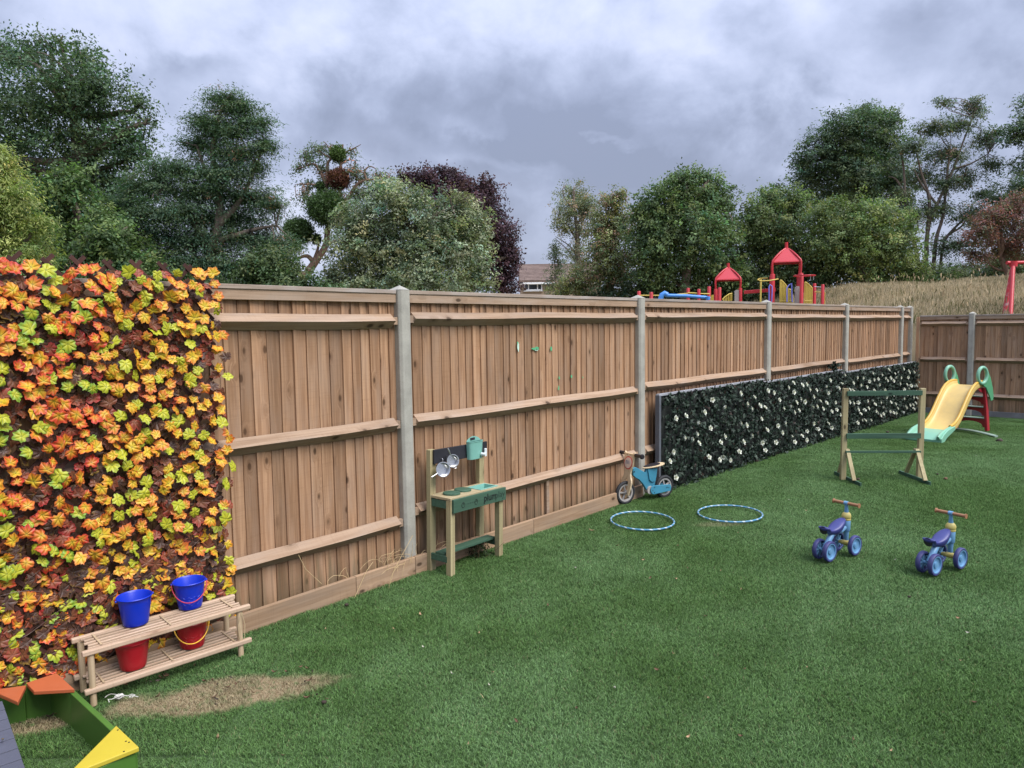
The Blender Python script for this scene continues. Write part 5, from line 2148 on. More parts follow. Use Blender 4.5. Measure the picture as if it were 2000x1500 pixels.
def build_wooden_bike():
    a, b = G(1221, 985), G(1297, 972)
    d = (b - a).normalized()
    rz = math.atan2(d.y, d.x)
    r = empty('balance_bike', a, rz, 'sky blue and pale wood balance bike leaning at the fence beside the first rose screen', 'balance bike')
    WB = min(.50, (b - a).length)
    R0 = .115
    wheel(r, (0, 0, R0), R0, .017)
    wheel(r, (WB, 0, R0), R0, .017)
    # frame: two thin plates either side of the centre line
    body = [(.085, .345), (.125, .352), (.150, .340), (.245, .285), (.262, .325), (.385, .318), (.378, .280), (.362, .225), (.378, .203), (.355, .140), (.330, .085), (.270, .092),
            (.215, .175), (.165, .225), (.120, .250), (.090, .275)]
    s = WB / .496
    MB().prism([(x * s, z) for x, z in body], -.016, .016, lambda u, v, w: Vector((u, w, v))).build('frame', M_bike_blue, r, bevel=.004)
    seatp = [(.262, .322), (.385, .316), (.372, .235), (.355, .190), (.315, .185), (.285, .21)]
    for sy in (-1, 1):
        MB().prism([(x * s, z) for x, z in seatp], sy * .0165, sy * .028, lambda u, v, w: Vector((u, w, v))).build('seat_bracket', M_bike_blue, r, bevel=.003)
    arm = []
    for k in range(9):
        t = R(90 + 180 * k / 8)
        arm.append((.330 + .042 * math.cos(t), .108 + .045 * math.sin(t)))
    arm = [(.545, .138), ] + arm + [(.545, .072), (.556, .105)]
    for sy in (-1, 1):
        MB().prism([(x * s, z) for x, z in arm], sy * .030, sy * .042, lambda u, v, w: Vector((u, w, v))).build('rear_arm', M_bike_blue, r, bevel=.004)
        for x, z in ((.335, .132), (.335, .082), (.312, .105), (.520, .108)):
            MB().cyl((x * s, sy * .041, z), (x * s, sy * .0445, z), .0045, 10).build('screw', M_screw, r)
    MB().cyl((.298 * s, -.028, .108), (.298 * s, .028, .108), .040, 24).build('pivot_disc', M_rimg, r, smooth=40)
    # saddle
    def saddle(L, w0, w1):
        pts = []
        for k in range(24):
            t = 6.2832 * k / 24
            x = math.cos(t)
            pts.append((x * L / 2, math.sin(t) * (w0 + (w1 - w0) * (x + 1) / 2) / 2))
        return pts
    sd = MB().prism(saddle(.27, .085, .14), 0, .013).build('saddle', M_pale, r, bevel=.004, loc=(.355 * s, 0, .336), rot=(0, R(-5), 0))
    MB().prism(saddle(.20, .07, .105), .0132, .019).build('saddle_pad', M_grip, r, bevel=.003, loc=(.335 * s, 0, .336), rot=(0, R(-5), 0))
    # front plate, seen face on: outline in (y, z)
    half = [(.0, .478), (.030, .470), (.048, .490), (.072, .512), (.078, .495), (.074, .465), (.070, .435), (.068, .40), (.060, .365), (.050, .33), (.048, .30), (.056, .27),
            (.072, .245), (.078, .22), (.070, .16), (.052, .10), (.038, .085), (.030, .10), (.030, .18), (.026, .235), (.0, .252)]
    left = [(-y, z) for y, z in half[1:-1]][::-1]
    poly = half + left
    lean = math.tan(R(9))
    MB().prism(poly, -.009, .009, lambda u, v, w: Vector((w + (v - .1) * lean, u, v))).build('front_plate', M_pale, r, bevel=.003)
    f = lambda u, v, w: Vector((w + (v - .1) * lean, u, v))
    zc = .405
    circ = lambda rad, rz_=1.0: [(rad * math.cos(6.2832 * k / 32), zc + rad * rz_ * math.sin(6.2832 * k / 32)) for k in range(32)]
    MB().prism(circ(.0625), -.0112, -.0088, f).build('red_ring', M_ringred, r)
    MB().prism(circ(.052), -.0130, -.0088, f).build('pale_disc', M_ringpink, r)
    text_mesh('number', '01', .062, plain('grey_print', (.28, .29, .36), rough=.6, bump=0), r, (-.0142 + (zc - .1) * lean, 0, zc), (R(90), 0, R(-90)), off=.002, align=('CENTER', 'CENTER'))
    hb = .488
    hx = (hb - .1) * lean
    MB().cyl((hx, -.17, hb), (hx, .17, hb), .010, 14).build('handlebar', M_pale, r, smooth=50)
    for sy in (-1, 1):
        g = MB()
        g.tube([(hx, sy * .082, hb), (hx, sy * .165, hb), (hx, sy * .172, hb), (hx, sy * .180, hb), (hx, sy * .192, hb)], [.0165, .0165, .024, .026, .020], 14)
        g.build('grip', M_grip, r, smooth=50)
    MB().cyl((0, -.045, .112), (0, .045, .112), .006, 10).build('axle', M_screw, r)
    MB().cyl((WB, -.046, R0), (WB, .046, R0), .006, 10).build('axle', M_screw, r)
    MB().cyl((.098, -.019, .312), (.098, .019, .312), .007, 10).build('steering_bolt', M_screw, r)
    return r


build_wooden_bike()

# ---------------------------------------------------------------- hoops
def hoop_mat():
    m, T, bs, out = new_mat('blue_white_spiral')
    tc = T.n('ShaderNodeTexCoord').outputs['Object']
    s = T.n('ShaderNodeSeparateXYZ', {0: tc})
    an = T.math('ARCTAN2', s.outputs[1], s.outputs[0])
    rr = T.math('SUBTRACT', T.vmath('LENGTH', T.n('ShaderNodeCombineXYZ', {0: s.outputs[0], 1: s.outputs[1], 2: 0.0}).outputs[0]), .27)
    ph = T.math('ARCTAN2', s.outputs[2], rr)
    w = T.math('SINE', T.math('ADD', T.math('MULTIPLY', an, 24.0), ph))
    c = T.mix(T.ramp(w, .45, .75), (.07, .23, .36), (.48, .56, .60))
    n = T.noise(tc, 8, 3, .6)
    c = T.mix(T.math('MULTIPLY', T.ramp(n, .4, .7), .3), c, (.06, .22, .42))
    link(T, c, bs.inputs['Base Color'])
    bs.inputs['Roughness'].default_value = .3
    return m


M_hoop = hoop_mat()


def hoop(label, c, r, rz, tilt):
    n = 72
    pts = [(r * math.cos(6.2832 * k / n), r * math.sin(6.2832 * k / n), 0) for k in range(n)]
    o = MB().tube(pts, .0078, 10, closed=True).build('hoop', M_hoop, None, smooth=60)
    o.location = (c.x, c.y, .030)
    o.rotation_euler = (tilt, 0, rz)
    tag(o, label, 'hoop', 'blue and white hoops lying on the grass')


hoop('blue and white striped hoop on the grass nearest the wooden balance bike', G(1254.5, 1023), .272, .3, R(1.2))
hoop('blue and white striped hoop on the grass further right, with a yellowed patch beside it', G(1425.5, 1009), .278, 1.9, R(-1.0))

# ---------------------------------------------------------------- toddler ride-ons
M_indigo = plain('indigo_rubber', (.038, .040, .155), rough=.6, var=.14, scale=40, dirt=.30, dirtc=(.10, .11, .12))
M_indigo2 = plain('indigo_seat', (.034, .040, .170), rough=.42, var=.06, scale=20)
M_lblue = plain('light_blue_plastic', (.13, .28, .46), rough=.35, var=.06, scale=20)
M_cream = plain('pale_yellow_plastic', (.52, .43, .13), rough=.4, var=.05)
M_bgrip = plain('tan_grip', (.30, .14, .065), rough=.55, var=.10, scale=60)


def small_wheel(parent, x, y, side, R0=.074, w=.030):
    o = empty('wheel', (x, y, R0))
    o.parent = parent
    rot = Matrix.Rotation(R(90), 3, 'X')
    h = w / 2
    MB().lathe([(R0 - .014, -h), (R0 - .004, -h), (R0, -h + .005), (R0, h - .005), (R0 - .004, h), (R0 - .014, h), (R0 - .016, h - .006), (R0 - .016, -h + .006), (R0 - .014, -h)], n=40, rot=rot).build('tyre', M_indigo, o, smooth=40)
    MB().lathe([(R0 - .015, -h + .001), (R0 - .015, h - .001), (R0 - .021, h - .001), (R0 - .024, h * .3), (.022, h * .10), (.020, h * .7), (0, h * .7)], n=32, rot=rot if side < 0 else Matrix.Rotation(R(-90), 3, 'X')).build('rim', M_lblue, o, smooth=40)
    k = MB()
    for q in range(8):
        a = 6.2832 * q / 8
        k.bar((.014 * math.cos(a), -side * .004, .014 * math.sin(a)), ((R0 - .02) * math.cos(a), -side * .004, (R0 - .02) * math.sin(a)), .008, .003, up=(0, 1, 0))
    k.lathe([(0, -.012), (.012, -.012), (.012, .012), (0, .012)], n=16, rot=rot)
    k.build('hub', M_lblue, o, smooth=40)


def build_rideon():
    r = empty('ride_on_bike', (0, 0, 0), 0, '', 'ride-on bike', 'indigo four wheeled ride-on bikes on the grass')
    WB = .275
    small_wheel(r, 0, -.040, -1)
    small_wheel(r, 0, .040, 1)
    small_wheel(r, WB, -.068, -1)
    small_wheel(r, WB, .068, 1)
    MB().cyl((0, -.05, .074), (0, .05, .074), .012, 14).build('rear_axle', M_lblue, r, smooth=50)
    MB().tube([(WB, -.060, .074), (WB, -.03, .076), (WB, 0, .082), (WB, .03, .076), (WB, .060, .074)], [.011, .016, .024, .016, .011], 14).build('front_axle', M_cream, r, smooth=60)
    # beam from rear axle up under the seat and on to the head tube
    MB().tube([(0, 0, .078), (.045, 0, .13), (.085, 0, .175), (.14, 0, .185), (.205, 0, .185), (WB - .02, 0, .20)], [.020, .021, .022, .022, .021, .019], 14).build('frame', M_lblue, r, smooth=60)
    for k in range(4):
        MB().tube([(.004 + .004 * k, -.022, .066 + .016 * k), (.004 + .004 * k, .022, .066 + .016 * k)], .004, 8).build('rib', M_lblue, r, smooth=60)
    MB().tube([(WB + .004, 0, .085), (WB, 0, .13), (WB - .004, 0, .175)], [.016, .017, .022], 14).build('fork', M_lblue, r, smooth=60)
    MB().lathe([(0, .168), (.024, .168), (.029, .176), (.030, .246), (.028, .250), (0, .250)], (WB - .004, 0, 0), 24).build('head_tube', M_lblue, r, smooth=40)
    MB().lathe([(.029, .2505), (.032, .258), (.031, .262), (.0285, .263), (.0325, .270), (.034, .282), (.030, .297), (.021, .308), (.010, .312), (0, .312)], (WB - .004, 0, 0), 24).build('steering_collar', M_cream, r, smooth=35)
    MB().tube([(WB - .004, 0, .306), (WB - .006, 0, .340), (WB - .008, 0, .372), (WB - .008, 0, .380)], [.016, .0125, .011, .013], 14).build('stem', M_lblue, r, smooth=60)
    MB().cyl((WB - .008, -.014, .378), (WB - .008, .014, .378), .0155, 18).build('clamp', M_lblue, r, smooth=50)
    for s in (-1, 1):
        MB().tube([(WB - .008, s * .013, .378), (WB - .009, s * .05, .378), (WB - .009, s * .092, .378), (WB - .009, s * .095, .378), (WB - .009, s * .1015, .378)],
                  [.0115, .012, .012, .0175, .0175], 16).build('grip', M_bgrip, r, smooth=50)
    # waisted seat: wide lobe at the back turned up, narrow waist, broad front nose against the head tube
    vs, fs = [], []
    prof = [(-.026, .030, .236, .010), (-.020, .042, .242, .022), (-.004, .046, .240, .030), (.018, .036, .224, .030), (.045, .026, .208, .028), (.080, .034, .207, .040),
            (.115, .047, .217, .056), (.150, .050, .232, .066), (.190, .042, .249, .064), (.222, .028, .260, .050), (.240, .016, .262, .030)]
    n = 16
    for x, w, z, th in prof:
        for k in range(n):
            a = 6.2832 * k / n
            y = w * math.cos(a)
            zz = math.sin(a)
            vs.append((x, y, z + (zz * th * .35 if zz > 0 else zz * th)))
    for j in range(len(prof) - 1):
        for k in range(n):
            l = (k + 1) % n
            fs.append((j * n + k, j * n + l, (j + 1) * n + l, (j + 1) * n + k))
    fs.append(tuple(range(n)))
    fs.append(tuple((len(prof) - 1) * n + k for k in range(n)))
    so = MB().add(vs, fs).build('seat', M_indigo2, r, smooth=70)
    sm = so.modifiers.new('smooth', 'SUBSURF')
    sm.levels = sm.render_levels = 1
    MB().lathe([(0, 0), (.030, 0), (.028, -.004), (0, -.004)], n=20).build('seat_underside', M_grip, r, loc=(-.020, 0, .222), rot=(0, R(-100), 0))
    return r


ro = build_rideon()
ro2 = copy_tree(ro)
for o, ra, rb, label in ((ro, G(1598.7, 1096), G(1621, 1101), 'indigo four wheeled ride-on bike with tan grips, directly right of the hoops'),
                         (ro2, G(1801, 1122), G(1826, 1129), 'indigo four wheeled ride-on bike with tan grips, nearest the right edge of the lawn')):
    o['label'] = label
    c = (ra + rb) / 2
    o.location = (c.x, c.y, .018)
    o.rotation_euler = (0, 0, R(34))
ro2.rotation_euler = (0, 0, R(32))

# ---------------------------------------------------------------- hurdle
def build_hurdle():
    a, b = G(1646, 938), G(1795, 938)
    c = (a + b) / 2
    d = (b - a).normalized()
    L = (b - a).length
    r = empty('hurdle', (c.x, c.y, lawn_z(c.x, c.y) + .005), math.atan2(d.y, d.x), 'wooden hurdle with green cross bars standing alone on the lawn', 'hurdle')
    H = 1.005
    w = .054
    for s in (-1, 1):
        x = s * L / 2
        MB().box((x, 0, H / 2), (w, .045, H)).build('upright', M_treated, r, bevel=.003, rot=(0, R(.4), 0))
        MB().box((x - s * 0 + (.038 if s < 0 else -.038), .0, .020), (.020, .60, .040)).build('foot', M_greenw, r, bevel=.003, rot=(0, 0, R(4)))
        xi = x + (.0375 if s < 0 else -.0375)
        for sy in (-1, 1):
            MB().bar((xi, sy * .012, .34), (xi, sy * .21, .035), .022, .040, up=(1, 0, 0)).build('brace', M_treated, r, bevel=.002)
    g = M_greenw
    yb = -.0345
    MB().box((.0, yb + .0, .955), (L + .03 - w * 1.0, .020, .052)).build('cross_bar', g, r, bevel=.002)
    MB().box((-.0, yb, .490), (L + .02 - w * .9, .020, .056)).build('cross_bar', g, r, bevel=.002)
    MB().box((-.0, yb - .0, .315), (L - .02, .022, .024)).build('cross_bar', g, r, bevel=.002)


build_hurdle()

# ---------------------------------------------------------------- slide
M_slide = plain('sun_faded_yellow_plastic', (.58, .41, .13), rough=.4, var=.09, scale=9, dirt=.16, dirtc=(.30, .24, .14))
M_slide2 = plain('deep_yellow_plastic', (.58, .34, .05), rough=.4, var=.05, scale=4)
M_sgreen = plain('pale_green_plastic', (.19, .42, .29), rough=.4, var=.07, scale=6)
M_sgreen2 = plain('leaf_green_plastic', (.085, .30, .15), rough=.4, var=.08, scale=6)
M_sred = plain('faded_red_plastic', (.36, .022, .036), rough=.4, var=.08, scale=6)
M_base = plain('bleached_green_plastic', (.32, .42, .34), rough=.55, var=.08, scale=9)


def build_slide():
    lipL, lipR = G(1778, 862, -.05), G(1828, 866, -.05)
    lad = (G(1874, 838, -.07) + G(1928, 845, -.06)) / 2
    lip = (lipL + lipR) / 2
    d = Vector((lad.x - lip.x, lad.y - lip.y, 0))
    Ln = d.length
    d.normalize()
    gz = lawn_z(lip.x, lip.y)
    r = empty('slide', (lip.x, lip.y, gz + .01), math.atan2(d.y, d.x), 'yellow plastic toddler slide with green lip, red ladder and round green hand loops', 'slide')
    k = Ln / 1.42
    prof = [(.32, .135), (.40, .150), (.48, .185), (.56, .245), (.64, .33), (.72, .43), (.80, .53), (.88, .62), (.96, .685), (1.04, .720), (1.12, .735), (1.20, .738), (1.26, .730)]
    prof = [(x * k, z) for x, z in prof]

    def channel(prof, W, rim, mat, name, ty=.0):
        """open trough: floor, rolled rims, underside"""
        sec = [(-W, -.02), (-W - .006, .02), (-W, rim * .8), (-W + .016, rim), (-W + .034, rim * .85), (-W + .042, rim * .3), (-W + .056, .004), (-W * .5, 0), (0, 0), (W * .5, 0),
               (W - .056, .004), (W - .042, rim * .3), (W - .034, rim * .85), (W - .016, rim), (W, rim * .8), (W + .006, .02), (W, -.02), (W - .06, -.022), (0, -.022), (-W + .06, -.022)]
        n = len(sec)
        vs, fs = [], []
        for i, (x, z) in enumerate(prof):
            x0, z0 = prof[max(i - 1, 0)]
            x1, z1 = prof[min(i + 1, len(prof) - 1)]
            t = Vector((x1 - x0, 0, z1 - z0)).normalized()
            nn = Vector((-t.z, 0, t.x))
            for a, b in sec:
                vs.append(Vector((x, a, z)) + nn * b)
        for i in range(len(prof) - 1):
            for q in range(n):
                l = (q + 1) % n
                fs.append((i * n + q, i * n + l, (i + 1) * n + l, (i + 1) * n + q))
        fs.append(tuple(range(n)))
        fs.append(tuple((len(prof) - 1) * n + q for q in range(n)))
        return MB().add(vs, fs).build(name, mat, r, smooth=50)
    ch = channel(prof, .215, .075, M_slide, 'chute')
    # deeper coloured rolled rims lie along both sides of the bed
    for s in (-1, 1):
        pts = []
        for i, (x, z) in enumerate(prof):
            x0, z0 = prof[max(i - 1, 0)]
            x1, z1 = prof[min(i + 1, len(prof) - 1)]
            t = Vector((x1 - x0, 0, z1 - z0)).normalized()
            nn = Vector((-t.z, 0, t.x))
            pts.append(Vector((x, s * .199, z)) + nn * .064)
        MB().tube(pts, .022, 10).build('chute_rim', M_slide2, r, smooth=60)
    lipp = [(.0, .035), (.03, .055), (.09, .085), (.16, .108), (.24, .124), (.335, .139)]
    channel([(x * k, z) for x, z in lipp], .225, .070, M_sgreen, 'lip')
    for s in (-1, 1):   # arched skirts down to the turf
        out = [(0, .0), (-.0, .06), (.06, .115), (.16, .165), (.30, .195), (.36, .20), (.36, .15), (.24, .10), (.14, .055), (.07, .0)]
        MB().prism([(x * k, z) for x, z in out], s * .226, s * .252, lambda u, v, w: Vector((u, w, v))).build('skirt', M_sgreen, r, bevel=.006)
    MB().prism([(0, 0), (0, .04), (.03, .045), (.03, 0)], -.226, .226, lambda u, v, w: Vector((u, w, v))).build('lip_front', M_sgreen, r, bevel=.006)
    # ladder
    tx, tz, fx = 1.24 * k, .70, Ln - .07

    def lx(z):
        return fx + (tx - fx) * z / tz
    for s in (-1, 1):
        pl = [(lx(0) - .05, 0), (lx(0) + .055, 0), (lx(.36) + .050, .36), (lx(.37) + .030, .40), (lx(tz) + .030, tz), (lx(tz) - .05, tz), (lx(.3) - .045, .3)]
        MB().prism(pl, s * .205, s * .245, lambda u, v, w: Vector((u, w, v))).build('ladder_side', M_sred, r, bevel=.008)
    for z, hh in ((.205, .15), (.385, .14), (.555, .13)):
        poly = [(-.204, 0), (-.204, -hh)]
        for q in range(13):
            a = math.pi * q / 12
            poly.append((-.170 * math.cos(a), -hh + (hh - .055) * math.sin(a) ** .7))
        poly += [(.204, -hh), (.204, 0)]
        slope = (tx - fx) / tz
        MB().prism(poly, -.016, .016, lambda u, v, w, z=z: Vector((lx(z + v) + w - .01, u, z + v))).build('step', M_sred, r, bevel=.005)
        MB().box((lx(z) - .012, 0, z + .002), (.085, .406, .014)).build('tread', M_base, r, bevel=.004)
    MB().prism([(lx(.60), .60), (lx(.70) + .02, .70), (1.08 * k, .69), (1.15 * k, .64)], -.204, .204, lambda u, v, w: Vector((u, w, v))).build('platform_beam', M_sred, r, bevel=.006)
    # round hand loops with curved arms running down the ladder
    for s in (-1, 1):
        cy = s * .232
        cx, cz, Rr = 1.13 * k, .90, .125
        yaw = R(-14)
        ring = []
        for q in range(32):
            a = 6.2832 * q / 32
            ring.append((cx + Rr * .84 * math.cos(a) * math.cos(yaw), cy + Rr * .84 * math.cos(a) * math.sin(yaw), cz + Rr * math.sin(a)))
        MB().tube(ring, .026, 12, closed=True).build('hand_loop', M_sgreen, r, smooth=60)
        fin = [(cx + .06, cz + .10), (cx + .12, cz + .075), (cx + .19, cz - .04), (cx + .25, cz - .20), (cx + .28, cz - .34), (cx + .27, cz - .40), (cx + .22, cz - .41), (cx + .20, cz - .36),
               (cx + .15, cz - .28), (cx + .10, cz - .20), (cx + .03, cz - .16), (cx + .02, cz - .11), (cx + .08, cz - .07), (cx + .10, cz)]
        MB().prism(fin, cy + .002 - .008, cy + .012, lambda u, v, w: Vector((u, w + (u - cx) * math.sin(yaw), v))).build('loop_arm', M_sgreen2, r, bevel=.005)
    # flat stabilising bar on the turf
    A, B = G(1856, 840, lawn_z(7.2, 11.6)), G(1946, 856, lawn_z(7.3, 10.6))
    inv = Matrix.Translation(r.location) @ Matrix.Rotation(r.rotation_euler.z, 4, 'Z')
    inv = inv.inverted()
    A, B = inv @ A, inv @ B
    pts = [A.lerp(B, q / 8) + Vector((0, 0, .030 + .022 * math.sin(math.pi * q / 8))) for q in range(9)]
    MB().tube(pts, .030, 8, sq=.6).build('stabiliser', M_base, r, smooth=60)
    return r


build_slide()

# ---------------------------------------------------------------- sandpit frame, low slatted roof
M_sgrn = plain('green_gloss_paint', (.065, .155, .026), rough=.4, var=.12, scale=10, dirt=.15, dirtc=(.05, .08, .03))
M_syel = plain('yellow_gloss_paint', (.47, .37, .035), rough=.45, var=.10, scale=12, dirt=.2, dirtc=(.40, .30, .05))
M_sora = plain('orange_paint', (.44, .105, .036), rough=.6, var=.12, scale=12, dirt=.15, dirtc=(.45, .18, .10))
M_slate = plain('blue_grey_stain', (.075, .080, .110), rough=.75, var=.15, scale=14, dirt=.2, dirtc=(.06, .06, .08))


def build_sandpit():
    zt = .205
    ctr = G(120, 1420)
    r = empty('sandpit_frame', (ctr.x, ctr.y, 0), 0, 'low bottomless wooden sandpit with green sides and orange and yellow corner seats', 'sandpit')
    o0 = Vector((ctr.x, ctr.y, 0))

    def seat(pts, mat, z=zt, th=.018):
        ps = [G(x, y, z) - o0 for x, y in pts]
        mb = MB()
        n = len(ps)
        mb.add([Vector((p.x, p.y, z)) for p in ps] + [Vector((p.x, p.y, z - th)) for p in ps], [tuple(range(n)), tuple(range(2 * n - 1, n - 1, -1))] + [(i, (i + 1) % n, n + (i + 1) % n, n + i) for i in range(n)])
        return mb.build('corner_seat', mat, r, bevel=.003)
    seat([(227, 1416.5), (271.5, 1459), (128, 1516), (105, 1560)][:3], M_syel)['label'] = 'yellow corner seat'
    seat([(51, 1333.5), (110.5, 1314), (145.5, 1345.5), (66, 1350)], M_sora)['label'] = 'orange corner seat'
    seat([(-20, 1348), (51, 1338), (35, 1371), (-8, 1352)], M_sora)['label'] = 'orange corner seat at the edge'

    def side(a, b, z1=zt - .019, z0=0.0, th=.022, mat=M_sgrn):
        A, B = G(*a, z1) - o0, G(*b, z1) - o0
        A.z = B.z = (z0 + z1) / 2
        MB().bar(A, B, th, z1 - z0).build('side_board', mat, r, bevel=.003)
    side((141, 1350), (262, 1462))
    side((141, 1350), (100, 1326))
    side((105, 1325), (48, 1338))
    side((48, 1340), (-30, 1352))
    side((262, 1466), (120, 1530))
    A = G(236, 1434, zt + .001) - o0
    for px, py in ((246, 1448), (252, 1450), (230, 1426), (242, 1468)):
        p = G(px, py, zt) - o0
        MB().cyl((p.x, p.y, zt), (p.x, p.y, zt + .0012), .0035, 8).build('screw', M_screw, r)


build_sandpit()


def build_low_roof():
    z = .34
    a, b = G(3, 1366, z), G(56, 1510, z)
    d = (b - a).normalized()
    n = Vector((-d.y, d.x, 0))
    if n.x > 0:
        n = -n
    r = empty('toy_roof', (a.x, a.y, 0), math.atan2(d.y, d.x), 'blue grey slatted roof of a low play hut in the bottom left corner', 'play hut roof')
    # local x along the visible edge; local y away to the left or right of it
    L = (b - a).length + .45
    sy = 1 if (Matrix.Rotation(-r.rotation_euler.z, 3, 'Z') @ n).y > 0 else -1
    k = 0
    x = .0
    while x < L:
        w = .0385
        MB().box((x + w / 2, sy * .20, z - .006 + .0015 * (k % 2)), (w - .0022, .40, .014)).build('slat', M_slate, r, bevel=.0015, rot=(0, R(2.5), 0))
        x += w
        k += 1
    MB().box((L / 2, sy * .20, z / 2 - .012), (L - .02, .38, z - .03)).build('wall', M_slate, r)
    MB().cyl((.335, sy * .035, z - .002), (.335, sy * .035, z + .0035), .004, 8).build('bolt', M_steel, r)


build_low_roof()

# ---------------------------------------------------------------- small things on the grass
rnd = random.Random(77)
M_cord = plain('white_cord', (.62, .60, .56), rough=.8)


def build_cord():
    c = G(234, 1369, .03)
    t = MB()
    pts = []
    for k in range(60):
        a = k * .52
        rr = .012 + .004 * math.sin(k * 1.3)
        pts.append((rr * math.cos(a), rr * .8 * math.sin(a * 1.1), .022 + .008 * math.sin(k * .7)))
    t.tube(pts, .0022, 5)
    t.tube([(-.012, 0, .03), (-.03, .012, .026), (-.05, .02, .024), (-.062, .012, .022), (-.066, -.004, .02)], .0018, 5)
    t.tube([(.01, 0, .028), (.04, -.004, .026), (.055, .008, .028), (.07, .004, .026), (.066, -.012, .024), (.05, -.012, .024), (.055, .0, .026), (.09, -.006, .022)], .0018, 5)
    t.tube([(0, -.01, .028), (-.02, -.03, .024), (-.03, -.04, .03), (-.018, -.052, .022)], .0018, 5)
    o = t.build('cord_tangle', M_cord, None, smooth=60)
    o.location = c
    tag(o, 'small tangle of white cord on the grass under the pine rack', 'cord')


build_cord()


def leaf_on_grass(px, py, me, label, cat='leaf', sc=1.0, group=None, z=.022, name='fallen_leaf', tilt=.35):
    p = G(px, py, 0)
    o = put(name, me)
    o.location = (p.x, p.y, lawn_z(p.x, p.y) + z)
    o.rotation_euler = (rnd.gauss(0, tilt), rnd.gauss(0, tilt), rnd.uniform(0, 6.28))
    o.scale = (sc, sc, sc)
    tag(o, label, cat, group)
    return o


leaf_on_grass(287, 1331, LEAF_ME[0][1], 'artificial orange and yellow maple leaf lying on the turf under the pine rack', sc=1.1, z=.035)


def curl_mesh(name, L, W, curl, mat, seed):
    r_ = random.Random(seed)
    mb = MB()
    n = 6
    for i in range(n + 1):
        u = i / n
        w = W * math.sin(math.pi * min(max(u, .06), .94)) ** .7
        for s in (-1, 0, 1):
            mb.v.append(((u - .5) * L + r_.uniform(-.001, .001), s * w * .5, curl * (u - .5) ** 2 * L * 3 + (abs(s) * W * .35) + r_.uniform(-.001, .001)))
    for i in range(n):
        for q in (0, 1):
            mb.f.append((i * 3 + q, i * 3 + q + 1, i * 3 + q + 4, i * 3 + q + 3))
    mb.m = [0] * len(mb.f)
    me = mb.mesh(name, mat, 80)
    return me


M_dl = [plain('dead_leaf_tan', (.38, .25, .14), rough=.8, var=.2), plain('dead_leaf_brown', (.12, .065, .035), rough=.8, var=.25),
        plain('dead_leaf_dark', (.045, .030, .022), rough=.85, var=.25), plain('pale_petal_scrap', (.36, .35, .27), rough=.7, var=.1)]
SCRAP = [[curl_mesh('leaf_scrap', .028, .013, .35, m, 3 * i + k) for k in range(3)] for i, m in enumerate(M_dl)]
leaf_on_grass(1155, 1042, SCRAP[0][0], 'single pale brown dead leaf on the turf left of the nearer hoop', sc=1.5)
leaf_on_grass(1408, 1121, SCRAP[0][1], 'small tan dead leaf alone in the middle of the lawn', sc=.7)
leaf_on_grass(1378, 1211, SCRAP[1][1], 'small brown dead leaf on the open turf below the hoops', sc=.9)
MARKS = [('the nearer hoop', 1254, 1023), ('the further right hoop', 1425, 1009), ('the wooden balance bike', 1260, 976), ('the left hand ride-on bike', 1636, 1090),
         ('the right hand ride-on bike', 1845, 1115), ('the hurdle', 1720, 938), ('the slide', 1850, 850), ('the mud kitchen', 930, 1105), ('the pine rack', 420, 1290),
         ('the sandy patch', 450, 1365), ('the yellow sandpit corner', 230, 1460), ('the first concrete post', 790, 1150)]
used = set()


def describe(px, py, p):
    """where a scrap lies, told by the nearest thing on the lawn"""
    if py > 1330 and px > 620:
        q = ('left', 'middle', 'right')[min(2, int((px - 620) / 460))]
        return 'on open turf in the %s foreground%s' % (q, ', closest to the viewer' if py > 1420 else '')
    best = min(MARKS, key=lambda m: (G(m[1], m[2]) - p).length)
    g = G(best[1], best[2])
    v = p - g
    if abs(px - best[1]) > 1.1 * abs(py - best[2]):
        dr = 'left of' if px < best[1] else 'right of'
    else:
        dr = 'in front of' if py > best[2] else 'beyond'
    far = v.length
    return '%s %s %s' % ('just' if far < .55 else 'some way' if far < 1.2 else 'well out', dr, best[0])


kinds = [('tan', 'tan dead leaf scrap', 0, 30), ('brown', 'dark brown leaf scrap', 1, 24), ('pale', 'pale petal scrap', 3, 11)]
for kn, lb, ki, num in kinds:
    i = tries = 0
    while i < num and tries < 4000:
        tries += 1
        if ki == 3:
            px, py = rnd.uniform(300, 2000), rnd.uniform(830, 1490)
        else:
            px, py = rnd.uniform(380, 2000), 830 + 660 * rnd.random() ** 1.2
        p = G(px, py)
        a, b = behind(p.x, p.y)
        if a < .15 or (abs(a) < 1e8 and a > 9) or b < .3:
            continue
        if px < 700 and py < 1180:
            continue
        where = describe(px, py, p)
        if (kn, where) in used:
            continue
        used.add((kn, where))
        leaf_on_grass(px, py, rnd.choice(SCRAP[ki]), lb + ' ' + where, 'leaf scrap' if ki != 3 else 'petal', rnd.uniform(.5, 1.0), kn + ' scraps scattered over the lawn', .020)
        i += 1
